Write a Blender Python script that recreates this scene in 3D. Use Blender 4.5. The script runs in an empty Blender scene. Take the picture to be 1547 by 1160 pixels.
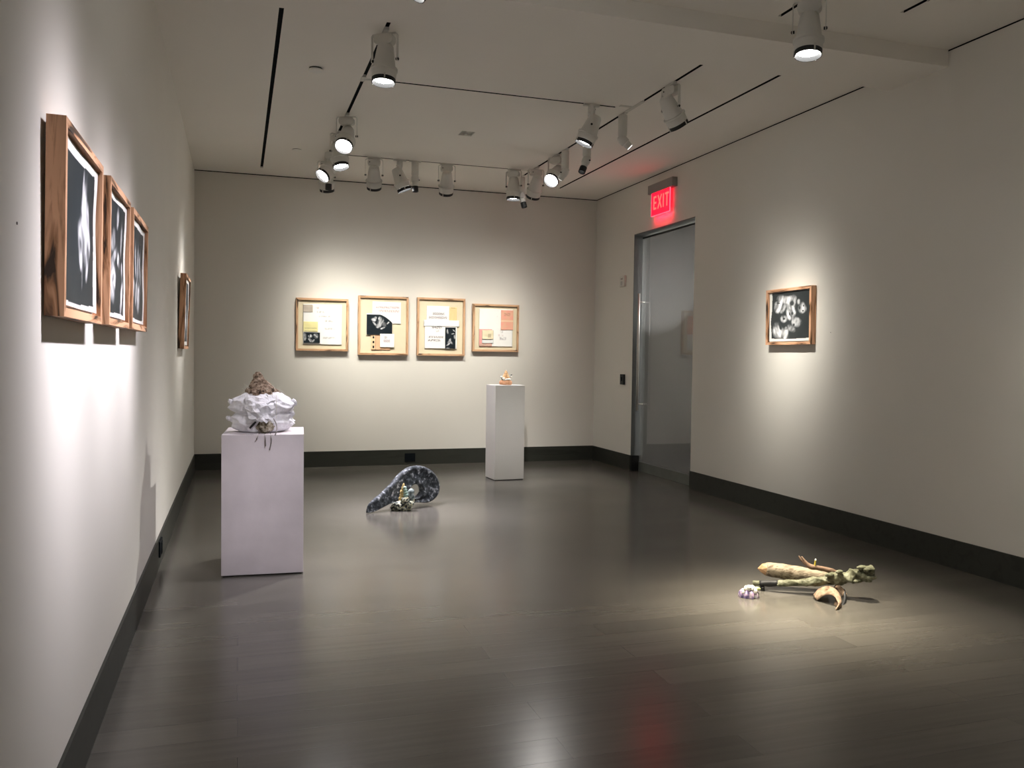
import bpy, bmesh, math, random
import numpy as np
from mathutils import Vector, Matrix, noise, Quaternion

# ------------------------------------------------------------------ camera, light level
C = bpy.context.scene.collection
scn = bpy.context.scene
IW, IH, FPX = 1547, 1160, 1273.3
YAW, PITCH, ROLL, EYE = 0.3141, -0.0324, 0.0131, 1.5

def cam_axes():
    cy, sy, cp, sp = math.cos(YAW), math.sin(YAW), math.cos(PITCH), math.sin(PITCH)
    f = Vector((sy*cp, cy*cp, sp)); r = Vector((cy, -sy, 0)); u = r.cross(f)
    cr, sr = math.cos(ROLL), math.sin(ROLL)
    return cr*r+sr*u, -sr*r+cr*u, f
AR, AU, AF = cam_axes()
cd = bpy.data.cameras.new('camera'); cam = bpy.data.objects.new('camera', cd); C.objects.link(cam)
cam.matrix_world = Matrix(((AR.x, AU.x, -AF.x, 0), (AR.y, AU.y, -AF.y, 0), (AR.z, AU.z, -AF.z, EYE), (0, 0, 0, 1)))
cd.sensor_fit = 'HORIZONTAL'; cd.sensor_width = 36; cd.lens = FPX/IW*36; cd.clip_start = 0.02
scn.camera = cam
scn.view_settings.view_transform = 'Standard'; scn.view_settings.look = 'None'
scn.view_settings.gamma = 1; scn.view_settings.use_curve_mapping = False
scn.view_settings.exposure = 0.0
scn.cycles.use_denoising = True
scn.cycles.diffuse_bounces = 6
scn.cycles.max_bounces = 12
scn.cycles.sample_clamp_indirect = 6
w = bpy.data.worlds.new('world'); scn.world = w; w.use_nodes = True
w.node_tree.nodes['Background'].inputs[0].default_value = (0.5, 0.48, 0.45, 1)
w.node_tree.nodes['Background'].inputs[1].default_value = 0.05

COOL = (0.97, 0.915, 1.0); WARM = (1.0, 0.95, 0.85); NEUT = (1.0, 0.965, 0.92)
# room measures (metres)
XL, XR, YB, YF, HC, HB = -0.533, 4.973, 11.409, -3.0, 3.801, 0.208
BY0, BY1, BZ = 5.0, 5.584, 3.679       # ceiling beam
DY0, DY1, DH = 8.595, 10.14, 3.12      # doorway
XE = 8.6                               # far side of the room beyond the glass

def at(u, v, ax, c):
    """point of the place seen at pixel (u, v) on the plane axis = c"""
    d = AF + (u-IW/2)/FPX*AR - (v-IH/2)/FPX*AU
    o = Vector((0, 0, EYE)); t = (c-o[ax])/d[ax]
    return o+t*d

# ------------------------------------------------------------------ materials
def new_mat(name):
    m = bpy.data.materials.new(name); m.use_nodes = True
    return m, m.node_tree, m.node_tree.nodes['Principled BSDF']
def inp(b, **k):
    names = dict(color='Base Color', rough='Roughness', metal='Metallic', spec='Specular IOR Level', ec='Emission Color', es='Emission Strength', trans='Transmission Weight', sheen='Sheen Weight', coat='Coat Weight', sss='Subsurface Weight')
    for a, v in k.items():
        i = b.inputs[names[a]]
        i.default_value = (*v, 1) if isinstance(v, tuple) else v
def plain(name, color, rough=0.6, metal=0.0, spec=0.5, var=0.06, scale=8.0, bump=0.0, bscale=60):
    m, t, b = new_mat(name); inp(b, rough=rough, metal=metal, spec=spec)
    n = t.nodes.new('ShaderNodeTexNoise'); n.inputs['Scale'].default_value = scale; n.inputs['Detail'].default_value = 4
    tc = t.nodes.new('ShaderNodeTexCoord'); t.links.new(tc.outputs['Object'], n.inputs['Vector'])
    r = t.nodes.new('ShaderNodeValToRGB')
    r.color_ramp.elements[0].position = 0.3; r.color_ramp.elements[1].position = 0.7
    r.color_ramp.elements[0].color = (*[c*(1-var) for c in color], 1); r.color_ramp.elements[1].color = (*[min(1, c*(1+var)) for c in color], 1)
    t.links.new(n.outputs['Fac'], r.inputs['Fac']); t.links.new(r.outputs['Color'], b.inputs['Base Color'])
    if bump:
        n2 = t.nodes.new('ShaderNodeTexNoise'); n2.inputs['Scale'].default_value = bscale; n2.inputs['Detail'].default_value = 3
        t.links.new(tc.outputs['Object'], n2.inputs['Vector'])
        bp = t.nodes.new('ShaderNodeBump'); bp.inputs['Strength'].default_value = bump; bp.inputs['Distance'].default_value = 0.01
        t.links.new(n2.outputs['Fac'], bp.inputs['Height']); t.links.new(bp.outputs['Normal'], b.inputs['Normal'])
    return m
def emit(name, color, strength):
    m, t, b = new_mat(name); inp(b, color=(0.0, 0.0, 0.0), ec=color, es=strength, rough=0.5)
    return m
def vcol_mat(name, rough=0.45):
    m, t, b = new_mat(name); inp(b, rough=rough, spec=0.12)
    a = t.nodes.new('ShaderNodeVertexColor'); a.layer_name = 'Col'
    t.links.new(a.outputs['Color'], b.inputs['Base Color'])
    return m
def wood_streak(name, base, mid, dark, scale=1.0, rough=0.5):
    """wood with dark figure; grain along local X"""
    m, t, b = new_mat(name); inp(b, rough=rough, spec=0.3)
    tc = t.nodes.new('ShaderNodeTexCoord'); oi = t.nodes.new('ShaderNodeObjectInfo')
    cx = t.nodes.new('ShaderNodeCombineXYZ'); mu = t.nodes.new('ShaderNodeMath'); mu.operation = 'MULTIPLY'; mu.inputs[1].default_value = 37
    t.links.new(oi.outputs['Random'], mu.inputs[0])
    for i in range(3): t.links.new(mu.outputs[0], cx.inputs[i])
    ad = t.nodes.new('ShaderNodeVectorMath'); ad.operation = 'ADD'
    t.links.new(tc.outputs['Object'], ad.inputs[0]); t.links.new(cx.outputs[0], ad.inputs[1])
    mp = t.nodes.new('ShaderNodeMapping'); mp.inputs['Scale'].default_value = (3.0*scale, 26*scale, 26*scale)
    t.links.new(ad.outputs[0], mp.inputs['Vector'])
    n = t.nodes.new('ShaderNodeTexNoise'); n.inputs['Scale'].default_value = 1.0; n.inputs['Detail'].default_value = 5; n.inputs['Distortion'].default_value = 0.8
    t.links.new(mp.outputs[0], n.inputs['Vector'])
    r = t.nodes.new('ShaderNodeValToRGB'); e = r.color_ramp.elements
    e[0].position = 0.355; e[0].color = (*dark, 1); e[1].position = 0.72; e[1].color = (*base, 1)
    k = e.new(0.42); k.color = (*mid, 1); k = e.new(0.52); k.color = (*base, 1); k = e.new(0.80); k.color = (*[c*1.15 for c in base], 1)
    t.links.new(n.outputs['Fac'], r.inputs['Fac']); t.links.new(r.outputs['Color'], b.inputs['Base Color'])
    return m
def floor_mat():
    m, t, b = new_mat('dark_plank_floor')
    tc = t.nodes.new('ShaderNodeTexCoord')
    br = t.nodes.new('ShaderNodeTexBrick'); br.offset = 0.37; br.offset_frequency = 2; br.squash = 1
    br.inputs['Color1'].default_value = (0.084, 0.079, 0.068, 1); br.inputs['Color2'].default_value = (0.108, 0.101, 0.087, 1)
    br.inputs['Mortar'].default_value = (0.012, 0.011, 0.010, 1)
    br.inputs['Scale'].default_value = 1; br.inputs['Mortar Size'].default_value = 0.001; br.inputs['Mortar Smooth'].default_value = 0.4
    br.inputs['Bias'].default_value = 0.0; br.inputs['Brick Width'].default_value = 1.9; br.inputs['Row Height'].default_value = 0.18
    t.links.new(tc.outputs['Object'], br.inputs['Vector'])
    mp = t.nodes.new('ShaderNodeMapping'); mp.inputs['Scale'].default_value = (1.2, 30, 30)
    t.links.new(tc.outputs['Object'], mp.inputs['Vector'])
    n = t.nodes.new('ShaderNodeTexNoise'); n.inputs['Scale'].default_value = 1; n.inputs['Detail'].default_value = 6
    t.links.new(mp.outputs[0], n.inputs['Vector'])
    mx = t.nodes.new('ShaderNodeMix'); mx.data_type = 'RGBA'; mx.blend_type = 'MULTIPLY'; mx.inputs[0].default_value = 0.32
    r = t.nodes.new('ShaderNodeValToRGB'); r.color_ramp.elements[0].position = 0.3; r.color_ramp.elements[0].color = (0.6, 0.6, 0.6, 1); r.color_ramp.elements[1].position = 0.7
    t.links.new(n.outputs['Fac'], r.inputs['Fac'])
    t.links.new(br.outputs['Color'], mx.inputs[6]); t.links.new(r.outputs['Color'], mx.inputs[7])
    t.links.new(mx.outputs[2], b.inputs['Base Color'])
    n2 = t.nodes.new('ShaderNodeTexNoise'); n2.inputs['Scale'].default_value = 1.4; n2.inputs['Detail'].default_value = 3
    t.links.new(tc.outputs['Object'], n2.inputs['Vector'])
    mr = t.nodes.new('ShaderNodeMapRange'); mr.inputs['To Min'].default_value = 0.17; mr.inputs['To Max'].default_value = 0.27
    t.links.new(n2.outputs['Fac'], mr.inputs['Value']); t.links.new(mr.outputs[0], b.inputs['Roughness'])
    inp(b, spec=0.5)
    bp = t.nodes.new('ShaderNodeBump'); bp.inputs['Strength'].default_value = 0.1; bp.inputs['Distance'].default_value = 0.001; bp.invert = True
    t.links.new(br.outputs['Fac'], bp.inputs['Height']); t.links.new(bp.outputs['Normal'], b.inputs['Normal'])
    return m
def speckle(name, cols, scale, rough=0.9, bump=0.6, vor=False):
    m, t, b = new_mat(name); inp(b, rough=rough, spec=0.2)
    tc = t.nodes.new('ShaderNodeTexCoord')
    n = t.nodes.new('ShaderNodeTexVoronoi' if vor else 'ShaderNodeTexNoise'); n.inputs['Scale'].default_value = scale
    if not vor: n.inputs['Detail'].default_value = 6; n.inputs['Roughness'].default_value = 0.65
    t.links.new(tc.outputs['Object'], n.inputs['Vector'])
    r = t.nodes.new('ShaderNodeValToRGB'); e = r.color_ramp.elements
    e[0].position = cols[0][0]; e[0].color = (*cols[0][1], 1); e[1].position = cols[-1][0]; e[1].color = (*cols[-1][1], 1)
    for p, c in cols[1:-1]: e.new(p).color = (*c, 1)
    o = 'Distance' if vor else 'Fac'
    t.links.new(n.outputs[o], r.inputs['Fac']); t.links.new(r.outputs['Color'], b.inputs['Base Color'])
    bp = t.nodes.new('ShaderNodeBump'); bp.inputs['Strength'].default_value = bump; bp.inputs['Distance'].default_value = 0.01
    t.links.new(n.outputs[o], bp.inputs['Height']); t.links.new(bp.outputs['Normal'], b.inputs['Normal'])
    return m
def glass_mat():
    m = bpy.data.materials.new('milky_glass'); m.use_nodes = True; t = m.node_tree; t.nodes.clear()
    o = t.nodes.new('ShaderNodeOutputMaterial')
    tr = t.nodes.new('ShaderNodeBsdfTransparent'); tr.inputs[0].default_value = (0.90, 0.93, 0.93, 1)
    df = t.nodes.new('ShaderNodeBsdfDiffuse'); df.inputs[0].default_value = (0.64, 0.64, 0.64, 1)
    gl = t.nodes.new('ShaderNodeBsdfGlossy'); gl.inputs['Roughness'].default_value = 0.02
    fr = t.nodes.new('ShaderNodeFresnel'); fr.inputs[0].default_value = 1.6
    tl_ = t.nodes.new('ShaderNodeBsdfTranslucent'); tl_.inputs[0].default_value = (0.70, 0.70, 0.70, 1)
    m0 = t.nodes.new('ShaderNodeMixShader'); m0.inputs[0].default_value = 0.5
    t.links.new(df.outputs[0], m0.inputs[1]); t.links.new(tl_.outputs[0], m0.inputs[2])
    m1 = t.nodes.new('ShaderNodeMixShader'); m1.inputs[0].default_value = 0.22
    m2 = t.nodes.new('ShaderNodeMixShader')
    t.links.new(tr.outputs[0], m1.inputs[1]); t.links.new(m0.outputs[0], m1.inputs[2])
    t.links.new(fr.outputs[0], m2.inputs[0]); t.links.new(m1.outputs[0], m2.inputs[1]); t.links.new(gl.outputs[0], m2.inputs[2])
    t.links.new(m2.outputs[0], o.inputs[0])
    return m

M = {}
M['wall'] = plain('wall_paint', (0.72, 0.70, 0.65), 0.75, var=0.012, scale=1.5, spec=0.2)
M['ceiling'] = plain('ceiling_paint', (0.90, 0.875, 0.825), 0.85, var=0.01, scale=1.2, spec=0.2)
M['floor'] = floor_mat()
M['base'] = wood_streak('dark_base_wood', (0.030, 0.032, 0.026), (0.028, 0.030, 0.024), (0.022, 0.024, 0.019), 0.5, 0.5)
M['black'] = plain('matt_black', (0.008, 0.009, 0.010), 0.6, var=0.2)
M['slot'] = plain('slot_black', (0.004, 0.006, 0.008), 0.8, var=0.2, spec=0.1)
M['casing'] = plain('grey_metal_casing', (0.13, 0.14, 0.14), 0.8, spec=0.15, var=0.05)
M['glass'] = glass_mat()
M['steel'] = plain('brushed_steel', (0.55, 0.53, 0.50), 0.38, metal=0.55, var=0.06, scale=30)
M['rail'] = plain('dull_metal_rail', (0.17, 0.18, 0.165), 0.45, metal=0.5, var=0.08)
M['white_metal'] = plain('white_lamp_enamel', (0.66, 0.655, 0.62), 0.42, var=0.02)
M['lens'] = emit('lit_lens', (1.0, 0.98, 0.95), 22.0)
M['lens_dim'] = emit('lit_small_lens', (1.0, 0.98, 0.95), 3.0)
M['plastic'] = plain('white_plastic', (0.66, 0.65, 0.60), 0.5, var=0.02)
M['disc'] = plain('bright_white_plastic', (0.85, 0.84, 0.80), 0.5, var=0.01)
M['frame_wood'] = wood_streak('figured_frame_wood', (0.68, 0.39, 0.235), (0.36, 0.18, 0.09), (0.045, 0.026, 0.016), 1.0)
M['frame_wood2'] = wood_streak('pale_frame_wood', (0.60, 0.37, 0.22), (0.46, 0.27, 0.15), (0.07, 0.04, 0.025), 1.3)
M['board'] = plain('cream_backing_board', (0.70, 0.63, 0.46), 0.8, var=0.02, spec=0.2)
M['whiteboard'] = plain('white_backing_board', (0.72, 0.72, 0.70), 0.8, var=0.02, spec=0.2)
M['print'] = vcol_mat('photographic_print')
M['paper'] = vcol_mat('printed_paper', 0.7)
M['ped_wash'] = plain('limewashed_plinth_paint', (0.62, 0.575, 0.60), 0.6, var=0.10, scale=3.2, bump=0.05)
M['ped'] = plain('grey_plinth_paint', (0.60, 0.585, 0.56), 0.6, var=0.02, scale=3)
M['cloth'] = plain('white_crumpled_cloth', (0.77, 0.77, 0.81), 0.75, var=0.05, scale=14, bump=0.9, bscale=38)
M['twine'] = plain('grey_twine', (0.22, 0.20, 0.19), 0.8, var=0.2)
M['clod'] = speckle('crusted_brown_clump', [(0.36, (0.03, 0.025, 0.02)), (0.45, (0.20, 0.14, 0.10)), (0.55, (0.36, 0.27, 0.20)), (0.66, (0.50, 0.41, 0.33))], 38, bump=1.0)
M['mossy'] = speckle('beige_mottled_fibre', [(0.38, (0.05, 0.04, 0.025)), (0.47, (0.22, 0.19, 0.13)), (0.58, (0.46, 0.42, 0.34)), (0.7, (0.60, 0.57, 0.50))], 34)
M['charred'] = speckle('charcoal_white_flecked_clay', [(0.38, (0.020, 0.025, 0.029)), (0.50, (0.055, 0.064, 0.073)), (0.575, (0.12, 0.135, 0.152)), (0.635, (0.45, 0.48, 0.53)), (0.69, (0.62, 0.65, 0.70))], 26, rough=0.40, bump=0.9)
M['log'] = wood_streak('pale_bark', (0.34, 0.285, 0.205), (0.20, 0.165, 0.115), (0.15, 0.11, 0.07), 2.2, 0.75)
M['cut'] = plain('cut_wood_orange', (0.46, 0.28, 0.145), 0.6, var=0.12, scale=16)
M['branch'] = speckle('olive_knotted_clay', [(0.32, (0.035, 0.037, 0.022)), (0.45, (0.115, 0.118, 0.075)), (0.57, (0.19, 0.195, 0.13)), (0.70, (0.28, 0.285, 0.20))], 18, rough=0.45, bump=0.5)
M['twig'] = wood_streak('brown_twig', (0.21, 0.135, 0.09), (0.14, 0.09, 0.06), (0.10, 0.06, 0.04), 3.0, 0.7)
M['bark'] = speckle('tan_bark_shell', [(0.36, (0.10, 0.065, 0.04)), (0.5, (0.25, 0.175, 0.12)), (0.66, (0.36, 0.27, 0.19))], 22)
M['lilac'] = speckle('lilac_glazed_shell', [(0.40, (0.10, 0.08, 0.18)), (0.48, (0.27, 0.23, 0.42)), (0.54, (0.50, 0.34, 0.46)), (0.62, (0.58, 0.60, 0.62))], 34, rough=0.35, bump=0.4)
M['glaze'] = speckle('cream_green_black_glaze', [(0.47, (0.02, 0.02, 0.02)), (0.50, (0.36, 0.44, 0.40)), (0.56, (0.62, 0.54, 0.30)), (0.62, (0.78, 0.84, 0.80))], 42, rough=0.3, bump=0.3)
M['gold'] = plain('ochre_glaze', (0.62, 0.47, 0.20), 0.35, var=0.2, scale=30)
M['mint'] = plain('mint_glaze', (0.46, 0.66, 0.56), 0.3, var=0.2, scale=40)
M['terra'] = plain('terracotta_clay', (0.56, 0.285, 0.15), 0.55, var=0.15, scale=30)
M['peach'] = speckle('peach_lattice_clay', [(0.36, (0.22, 0.10, 0.04)), (0.48, (0.58, 0.34, 0.16)), (0.6, (0.74, 0.55, 0.34))], 60, bump=0.5)
M['petal'] = plain('cream_petal', (0.78, 0.76, 0.68), 0.5, var=0.08, scale=60)
M['yellow'] = plain('yellow_wax', (0.75, 0.62, 0.08), 0.45, var=0.08)
M['sign_box'] = plain('grey_sign_housing', (0.26, 0.26, 0.25), 0.5, metal=0.4, var=0.04)
M['red'] = emit('lit_red_acrylic', (1.0, 0.004, 0.022), 2.6)
M['red_edge'] = emit('lit_pink_edge', (1.0, 0.12, 0.20), 1.7)
M['letter'] = emit('lit_orange_letter', (1.0, 0.12, 0.09), 1.8)

# ------------------------------------------------------------------ helpers
def link(name, me, mat, parent=None, smooth=False, loc=None, rot=None):
    o = bpy.data.objects.new(name, me); C.objects.link(o)
    for m in (mat if isinstance(mat, (list, tuple)) else [mat]): me.materials.append(m)
    if smooth:
        for p in me.polygons: p.use_smooth = True
    if parent: o.parent = parent
    if loc: o.location = loc
    if rot: o.rotation_euler = rot
    return o
def obj(name, bm, mat, parent=None, smooth=False, loc=None, rot=None):
    me = bpy.data.meshes.new(name); bmesh.ops.recalc_face_normals(bm, faces=bm.faces[:]); bm.to_mesh(me); bm.free()
    return link(name, me, mat, parent, smooth, loc, rot)
def box(bm, x0, x1, y0, y1, z0, z1):
    v = [bm.verts.new(p) for p in ((x0,y0,z0),(x1,y0,z0),(x1,y1,z0),(x0,y1,z0),(x0,y0,z1),(x1,y0,z1),(x1,y1,z1),(x0,y1,z1))]
    for f in ((0,3,2,1),(4,5,6,7),(0,1,5,4),(1,2,6,5),(2,3,7,6),(3,0,4,7)): bm.faces.new([v[i] for i in f])
    return v
def boxes(name, lst, mat, parent=None, bevel=0, **k):
    bm = bmesh.new()
    for b in lst: box(bm, *b)
    if bevel: bmesh.ops.bevel(bm, geom=bm.edges[:], offset=bevel, segments=2, affect='EDGES', profile=0.5)
    return obj(name, bm, mat, parent, **k)
def lathe(bm, prof, seg=24, axis='z', c=(0,0,0), cap=True):
    """prof: list of (r, h)"""
    rings = []
    for r, h in prof:
        ring = []
        for i in range(seg):
            a = 2*math.pi*i/seg; x, y = r*math.cos(a), r*math.sin(a)
            p = (x, y, h) if axis == 'z' else ((h, x, y) if axis == 'x' else (x, h, y))
            ring.append(bm.verts.new((p[0]+c[0], p[1]+c[1], p[2]+c[2])))
        rings.append(ring)
    for a, b in zip(rings, rings[1:]):
        for i in range(seg): bm.faces.new((a[i], a[(i+1)%seg], b[(i+1)%seg], b[i]))
    if cap:
        bm.faces.new(rings[0][::-1]); bm.faces.new(rings[-1])
    return rings
def catmull(P, n):
    P = [Vector(p) for p in P]; out = []
    Q = [2*P[0]-P[1]]+P+[2*P[-1]-P[-2]]
    for i in range(1, len(Q)-2):
        for k in range(n):
            t = k/n; a, b, c, d = Q[i-1], Q[i], Q[i+1], Q[i+2]
            out.append(0.5*((2*b)+(c-a)*t+(2*a-5*b+4*c-d)*t*t+(3*b-a-3*c+d)*t**3))
    out.append(P[-1]); return out
def tube(bm, pts, rad, seg=10, n=4, disp=None, flat=1.0, cap=True):
    """pts and radii are splined; disp(p, i, a) changes the radius"""
    c = catmull(pts, n); R = catmull([(r, 0, 0) for r in rad], n); rings = []
    up = Vector((0, 0, 1))
    for i, p in enumerate(c):
        t = (c[min(i+1, len(c)-1)]-c[max(i-1, 0)]).normalized()
        s = t.cross(up); s = s.normalized() if s.length > 0.05 else Vector((1, 0, 0)); u = s.cross(t).normalized()
        ring = []
        for k in range(seg):
            a = 2*math.pi*k/seg; r = max(R[i].x, 0.0005)
            q = p+(s*math.cos(a)*flat+u*math.sin(a))*r
            if disp: q = p+(s*math.cos(a)*flat+u*math.sin(a))*r*disp(q, i/(len(c)-1), a)
            ring.append(bm.verts.new(q))
        rings.append(ring)
    for a, b in zip(rings, rings[1:]):
        for k in range(seg): bm.faces.new((a[k], a[(k+1)%seg], b[(k+1)%seg], b[k]))
    if cap: bm.faces.new(rings[0][::-1]); bm.faces.new(rings[-1])
    return rings
def lump(bm, c, r, amp=0.2, freq=3, seed=0, sub=4, ridged=False, fn=None):
    res = bmesh.ops.create_icosphere(bm, subdivisions=sub, radius=1.0)
    for v in res['verts']:
        d = v.co.copy(); s = Vector((seed*7.3, seed*3.1, seed*1.7))
        if ridged: h = 1-2*abs(noise.noise(d*freq+s)); h += 0.5*(1-2*abs(noise.noise(d*freq*2.1+s)))
        else: h = noise.fractal(d*freq+s, 0.7, 2.1, 4)
        k = 1+amp*h
        if fn: k *= fn(d)
        v.co = Vector((c[0]+d.x*r[0]*k, c[1]+d.y*r[1]*k, c[2]+d.z*r[2]*k))
def thing(name, label, cat, loc=(0,0,0), rotz=0, group=None):
    o = bpy.data.objects.new(name, None); C.objects.link(o); o.empty_display_size = 0.1
    o.location = loc; o.rotation_euler = (0, 0, rotz); o['label'] = label; o['category'] = cat
    if group: o['group'] = group
    return o
def tag(o, label, cat, group=None):
    o['label'] = label; o['category'] = cat
    if group: o['group'] = group
    return o
def struct(o, label=None):
    o['kind'] = 'structure'
    if label: o['label'] = label
    return o

# ------------------------------------------------------------------ the room
struct(boxes('floor', [(XL-0.1, XE, YF, YB+0.1, -0.1, 0)], M['floor']), 'dark grey-brown polished plank floor')
TW = 0.028
XT0, XT1 = 0.985, 3.442                # the two lighting tracks that run into the room
YC1, YC2 = 7.15, 9.935                 # the two cross tracks
holes = [  # slots in the ceiling: x0, x1, y0, y1
    (0.252, 0.284, BY1, 11.01), (4.143, 4.173, BY1, 10.84), (4.143, 4.173, YF+0.5, 4.576),
    (XT0-TW/2, XT0+TW/2, BY1, 7.10), (XT0-TW/2, XT0+TW/2, 7.22, 9.86),
    (XT1-TW/2, XT1+TW/2, BY1, 6.905), (XT1-TW/2, XT1+TW/2, 7.276, 9.86), (XT1-TW/2, XT1+TW/2, 10.01, 10.36),
    (XT0-TW/2, XT0+TW/2, YF+0.5, 4.9), (XT1-TW/2, XT1+TW/2, YF+0.5, 4.9),
    (1.11, 3.29, YC1-TW/2, YC1+TW/2), (1.06, 3.31, YC2-TW/2, YC2+TW/2),
    (2.17, 2.315, 8.44, 8.61)]
xs = sorted({XL, XR}|{h[0] for h in holes}|{h[1] for h in holes}); ys = sorted({YF, YB, BY0, BY1}|{h[2] for h in holes}|{h[3] for h in holes})
bm = bmesh.new(); V = {}
def cv(i, j):
    if (i, j) not in V: V[(i, j)] = bm.verts.new((xs[i], ys[j], HC))
    return V[(i, j)]
for i in range(len(xs)-1):
    for j in range(len(ys)-1):
        mx, my = (xs[i]+xs[i+1])/2, (ys[j]+ys[j+1])/2
        if any(h[0] < mx < h[1] and h[2] < my < h[3] for h in holes): continue
        bm.faces.new((cv(i, j), cv(i, j+1), cv(i+1, j+1), cv(i+1, j)))
ext = bmesh.ops.extrude_face_region(bm, geom=bm.faces[:])
for g in ext['geom']:
    if isinstance(g, bmesh.types.BMVert): g.co.z += 0.03
struct(obj('ceiling', bm, M['ceiling']), 'pale matt ceiling with thin black slots')
struct(boxes('ceiling_upper', [(XL-0.1, XR+0.3, YF, YB+0.1, HC+0.032, HC+0.1)], M['slot']), 'dark void above the ceiling slots')
struct(boxes('trim_1', [(XL, XR, BY0, BY1, BZ, HC-0.0005)], M['ceiling']), 'shallow dropped beam across the ceiling')
struct(boxes('wall_left', [(XL-0.1, XL, YF, YB+0.1, 0, HC+0.03)], M['wall']))
struct(boxes('wall_back', [(XL, XE, YB, YB+0.1, 0, HC-0.011)], M['wall']))
struct(boxes('wall_rear', [(XL-0.1, XE, YF-0.1, YF, 0, HC+0.03)], M['wall']))
struct(boxes('wall_right', [(XR, XR+0.09, YF, DY0, 0, HC-0.011), (XR, XR+0.25, DY1+0.012, YB, 0, HC-0.011), (XR, XR+0.25, DY0-0.0, DY1+0.012, DH+0.012, HC-0.011)], M['wall']))
struct(boxes('trim_4', [(XL, XE, YB+0.012, YB+0.1, HC-0.0105, HC+0.03), (XR+0.012, XR+0.25, YF, YB+0.012, HC-0.0105, HC+0.03)], M['slot']), 'dark reveal between the walls and the ceiling')
struct(boxes('wall_beyond', [(XE-0.1, XE, YF, YB, 0, HC)], M['wall']), 'far wall of the room behind the glass door')
struct(boxes('ceiling_beyond', [(XR+0.3, XE, YF, YB, HC, HC+0.1)], M['ceiling']), 'ceiling of the room behind the glass door')
B = 0.012
struct(boxes('baseboard_left', [(XL, XL+B, YF, YB, 0, HB)], M['base']))
struct(boxes('baseboard_back', [(0, XR-XL-2*B, -B, 0, 0, HB)], M['base'], loc=(XL+B, YB, 0)))
struct(boxes('baseboard_right', [(XR-B, XR, DY1+0.012, YB-B, 0, HB), (XR-B, XR, YF, DY0-0.0, 0, HB), (XR, XR+0.09, DY0, DY0+0.012, 0, HB)], M['base']))
struct(boxes('baseboard_beyond', [(XR+0.3, XE-0.1, YB-B, YB, 0, HB)], M['base']))
# doorway casing: far jamb and head, dark metal
struct(boxes('trim_2', [(XR-0.002, XR+0.25, DY1, DY1+0.012, HB, DH), (XR-0.002, XR+0.25, DY0-0.001, DY1+0.012, DH, DH+0.012)], M['casing']), 'dark grey metal lining of the doorway')
struct(boxes('trim_3', [(XR-0.002, XR+0.165, DY1-0.012, DY1+0.012, 0, HB)], M['black']), 'black base block inside the far door jamb')
# sliding glass door
GX = 5.085
dr = struct(bpy.data.objects.new('door_1', None), 'milky glass sliding door with long steel pull'); C.objects.link(dr)
boxes('glass_pane', [(GX, GX+0.012, 8.2, DY1-0.013, 0.125, DH-0.045)], M['glass'], dr)
boxes('bottom_rail', [(GX-0.008, GX+0.02, 8.2, DY1-0.013, 0.002, 0.125)], M['rail'], dr)
boxes('top_rail', [(GX-0.004, GX+0.016, 8.2, DY1-0.013, DH-0.045, DH-0.022)], M['black'], dr)
bm = bmesh.new(); tube(bm, [(GX-0.085, 10.045, 0.81), (GX-0.085, 10.045, 2.35)], [0.017, 0.017], 16, 2)
h = obj('pull_handle', bm, M['steel'], dr, True)
for z in (0.897, 2.237):
    bm = bmesh.new(); tube(bm, [(GX-0.085, 10.045, z), (GX, 10.045, z)], [0.009, 0.009], 10, 2); obj('handle_post', bm, M['steel'], h, True)

# slots and tracks (dark channels let into the ceiling)
def channel(name, h, label, cat, group):
    x0, x1, y0, y1 = h
    e = 0.0012
    bm = bmesh.new(); z1, z0 = HC+0.031, HC+0.0005
    x0 += 0.0002; x1 -= 0.0002; y0 += 0.0002; y1 -= 0.0002
    box(bm, x0, x1, y0, y1, z1-0.012, z1)
    if x1-x0 < y1-y0: box(bm, x0, x0+e, y0, y1, z0, z1-0.012); box(bm, x1-e, x1, y0, y1, z0, z1-0.012)
    else: box(bm, x0, x1, y0, y0+e, z0, z1-0.012); box(bm, x0, x1, y1-e, y1, z0, z1-0.012)
    return tag(obj(name, bm, M['slot']), label, cat, group)
channel('air_slot', holes[0], 'long black air slot in the ceiling nearest the left wall', 'air vent', 'ceiling air slots')
channel('air_slot', holes[1], 'long black air slot in the ceiling running towards the exit sign wall', 'air vent', 'ceiling air slots')
channel('air_slot', holes[2], 'short end of a black air slot at the top right, nearer than the beam', 'air vent', 'ceiling air slots')
tl = {3: 'black left light track between the beam and the first joint', 4: 'black left light track from the near joint to the back row of spotlights',
      5: 'black right light track between the beam and the near joint', 6: 'black right light track from near joint to back joint', 7: 'short black end piece of the right light track nearest the back wall',
      8: 'left light track on the near side of the beam', 9: 'right light track on the near side of the beam, above the nearest spotlight',
      10: 'thin black light track crossing the middle of the ceiling', 11: 'thin black light track crossing the ceiling near the back wall'}
for k, l in tl.items(): channel('light_track', holes[k], l, 'light track', 'recessed light tracks')
for (x, y, sx, sy, l) in [(XT0, 7.16, 0.05, 0.06, 'white track joint on the left track behind the near spotlight'), (XT1, 7.09, 0.05, 0.186, 'white track joint where the middle cross track meets the right track'),
                          (XT0, 9.935, 0.07, 0.074, 'white track joint at the back left corner of the tracks'), (XT1, 9.935, 0.05, 0.074, 'white track joint at the back right corner of the tracks')]:
    e = 0.12 if x == XT0 else -0.14
    tag(boxes('track_joint', [(x-0.02, x+0.02, y-sy, y+sy, HC-0.004, HC-0.0003), (min(x, x+e), max(x, x+e), y-0.02, y+0.02, HC-0.004, HC-0.0003)], M['plastic']), l, 'track joint', 'white track joints')
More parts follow.
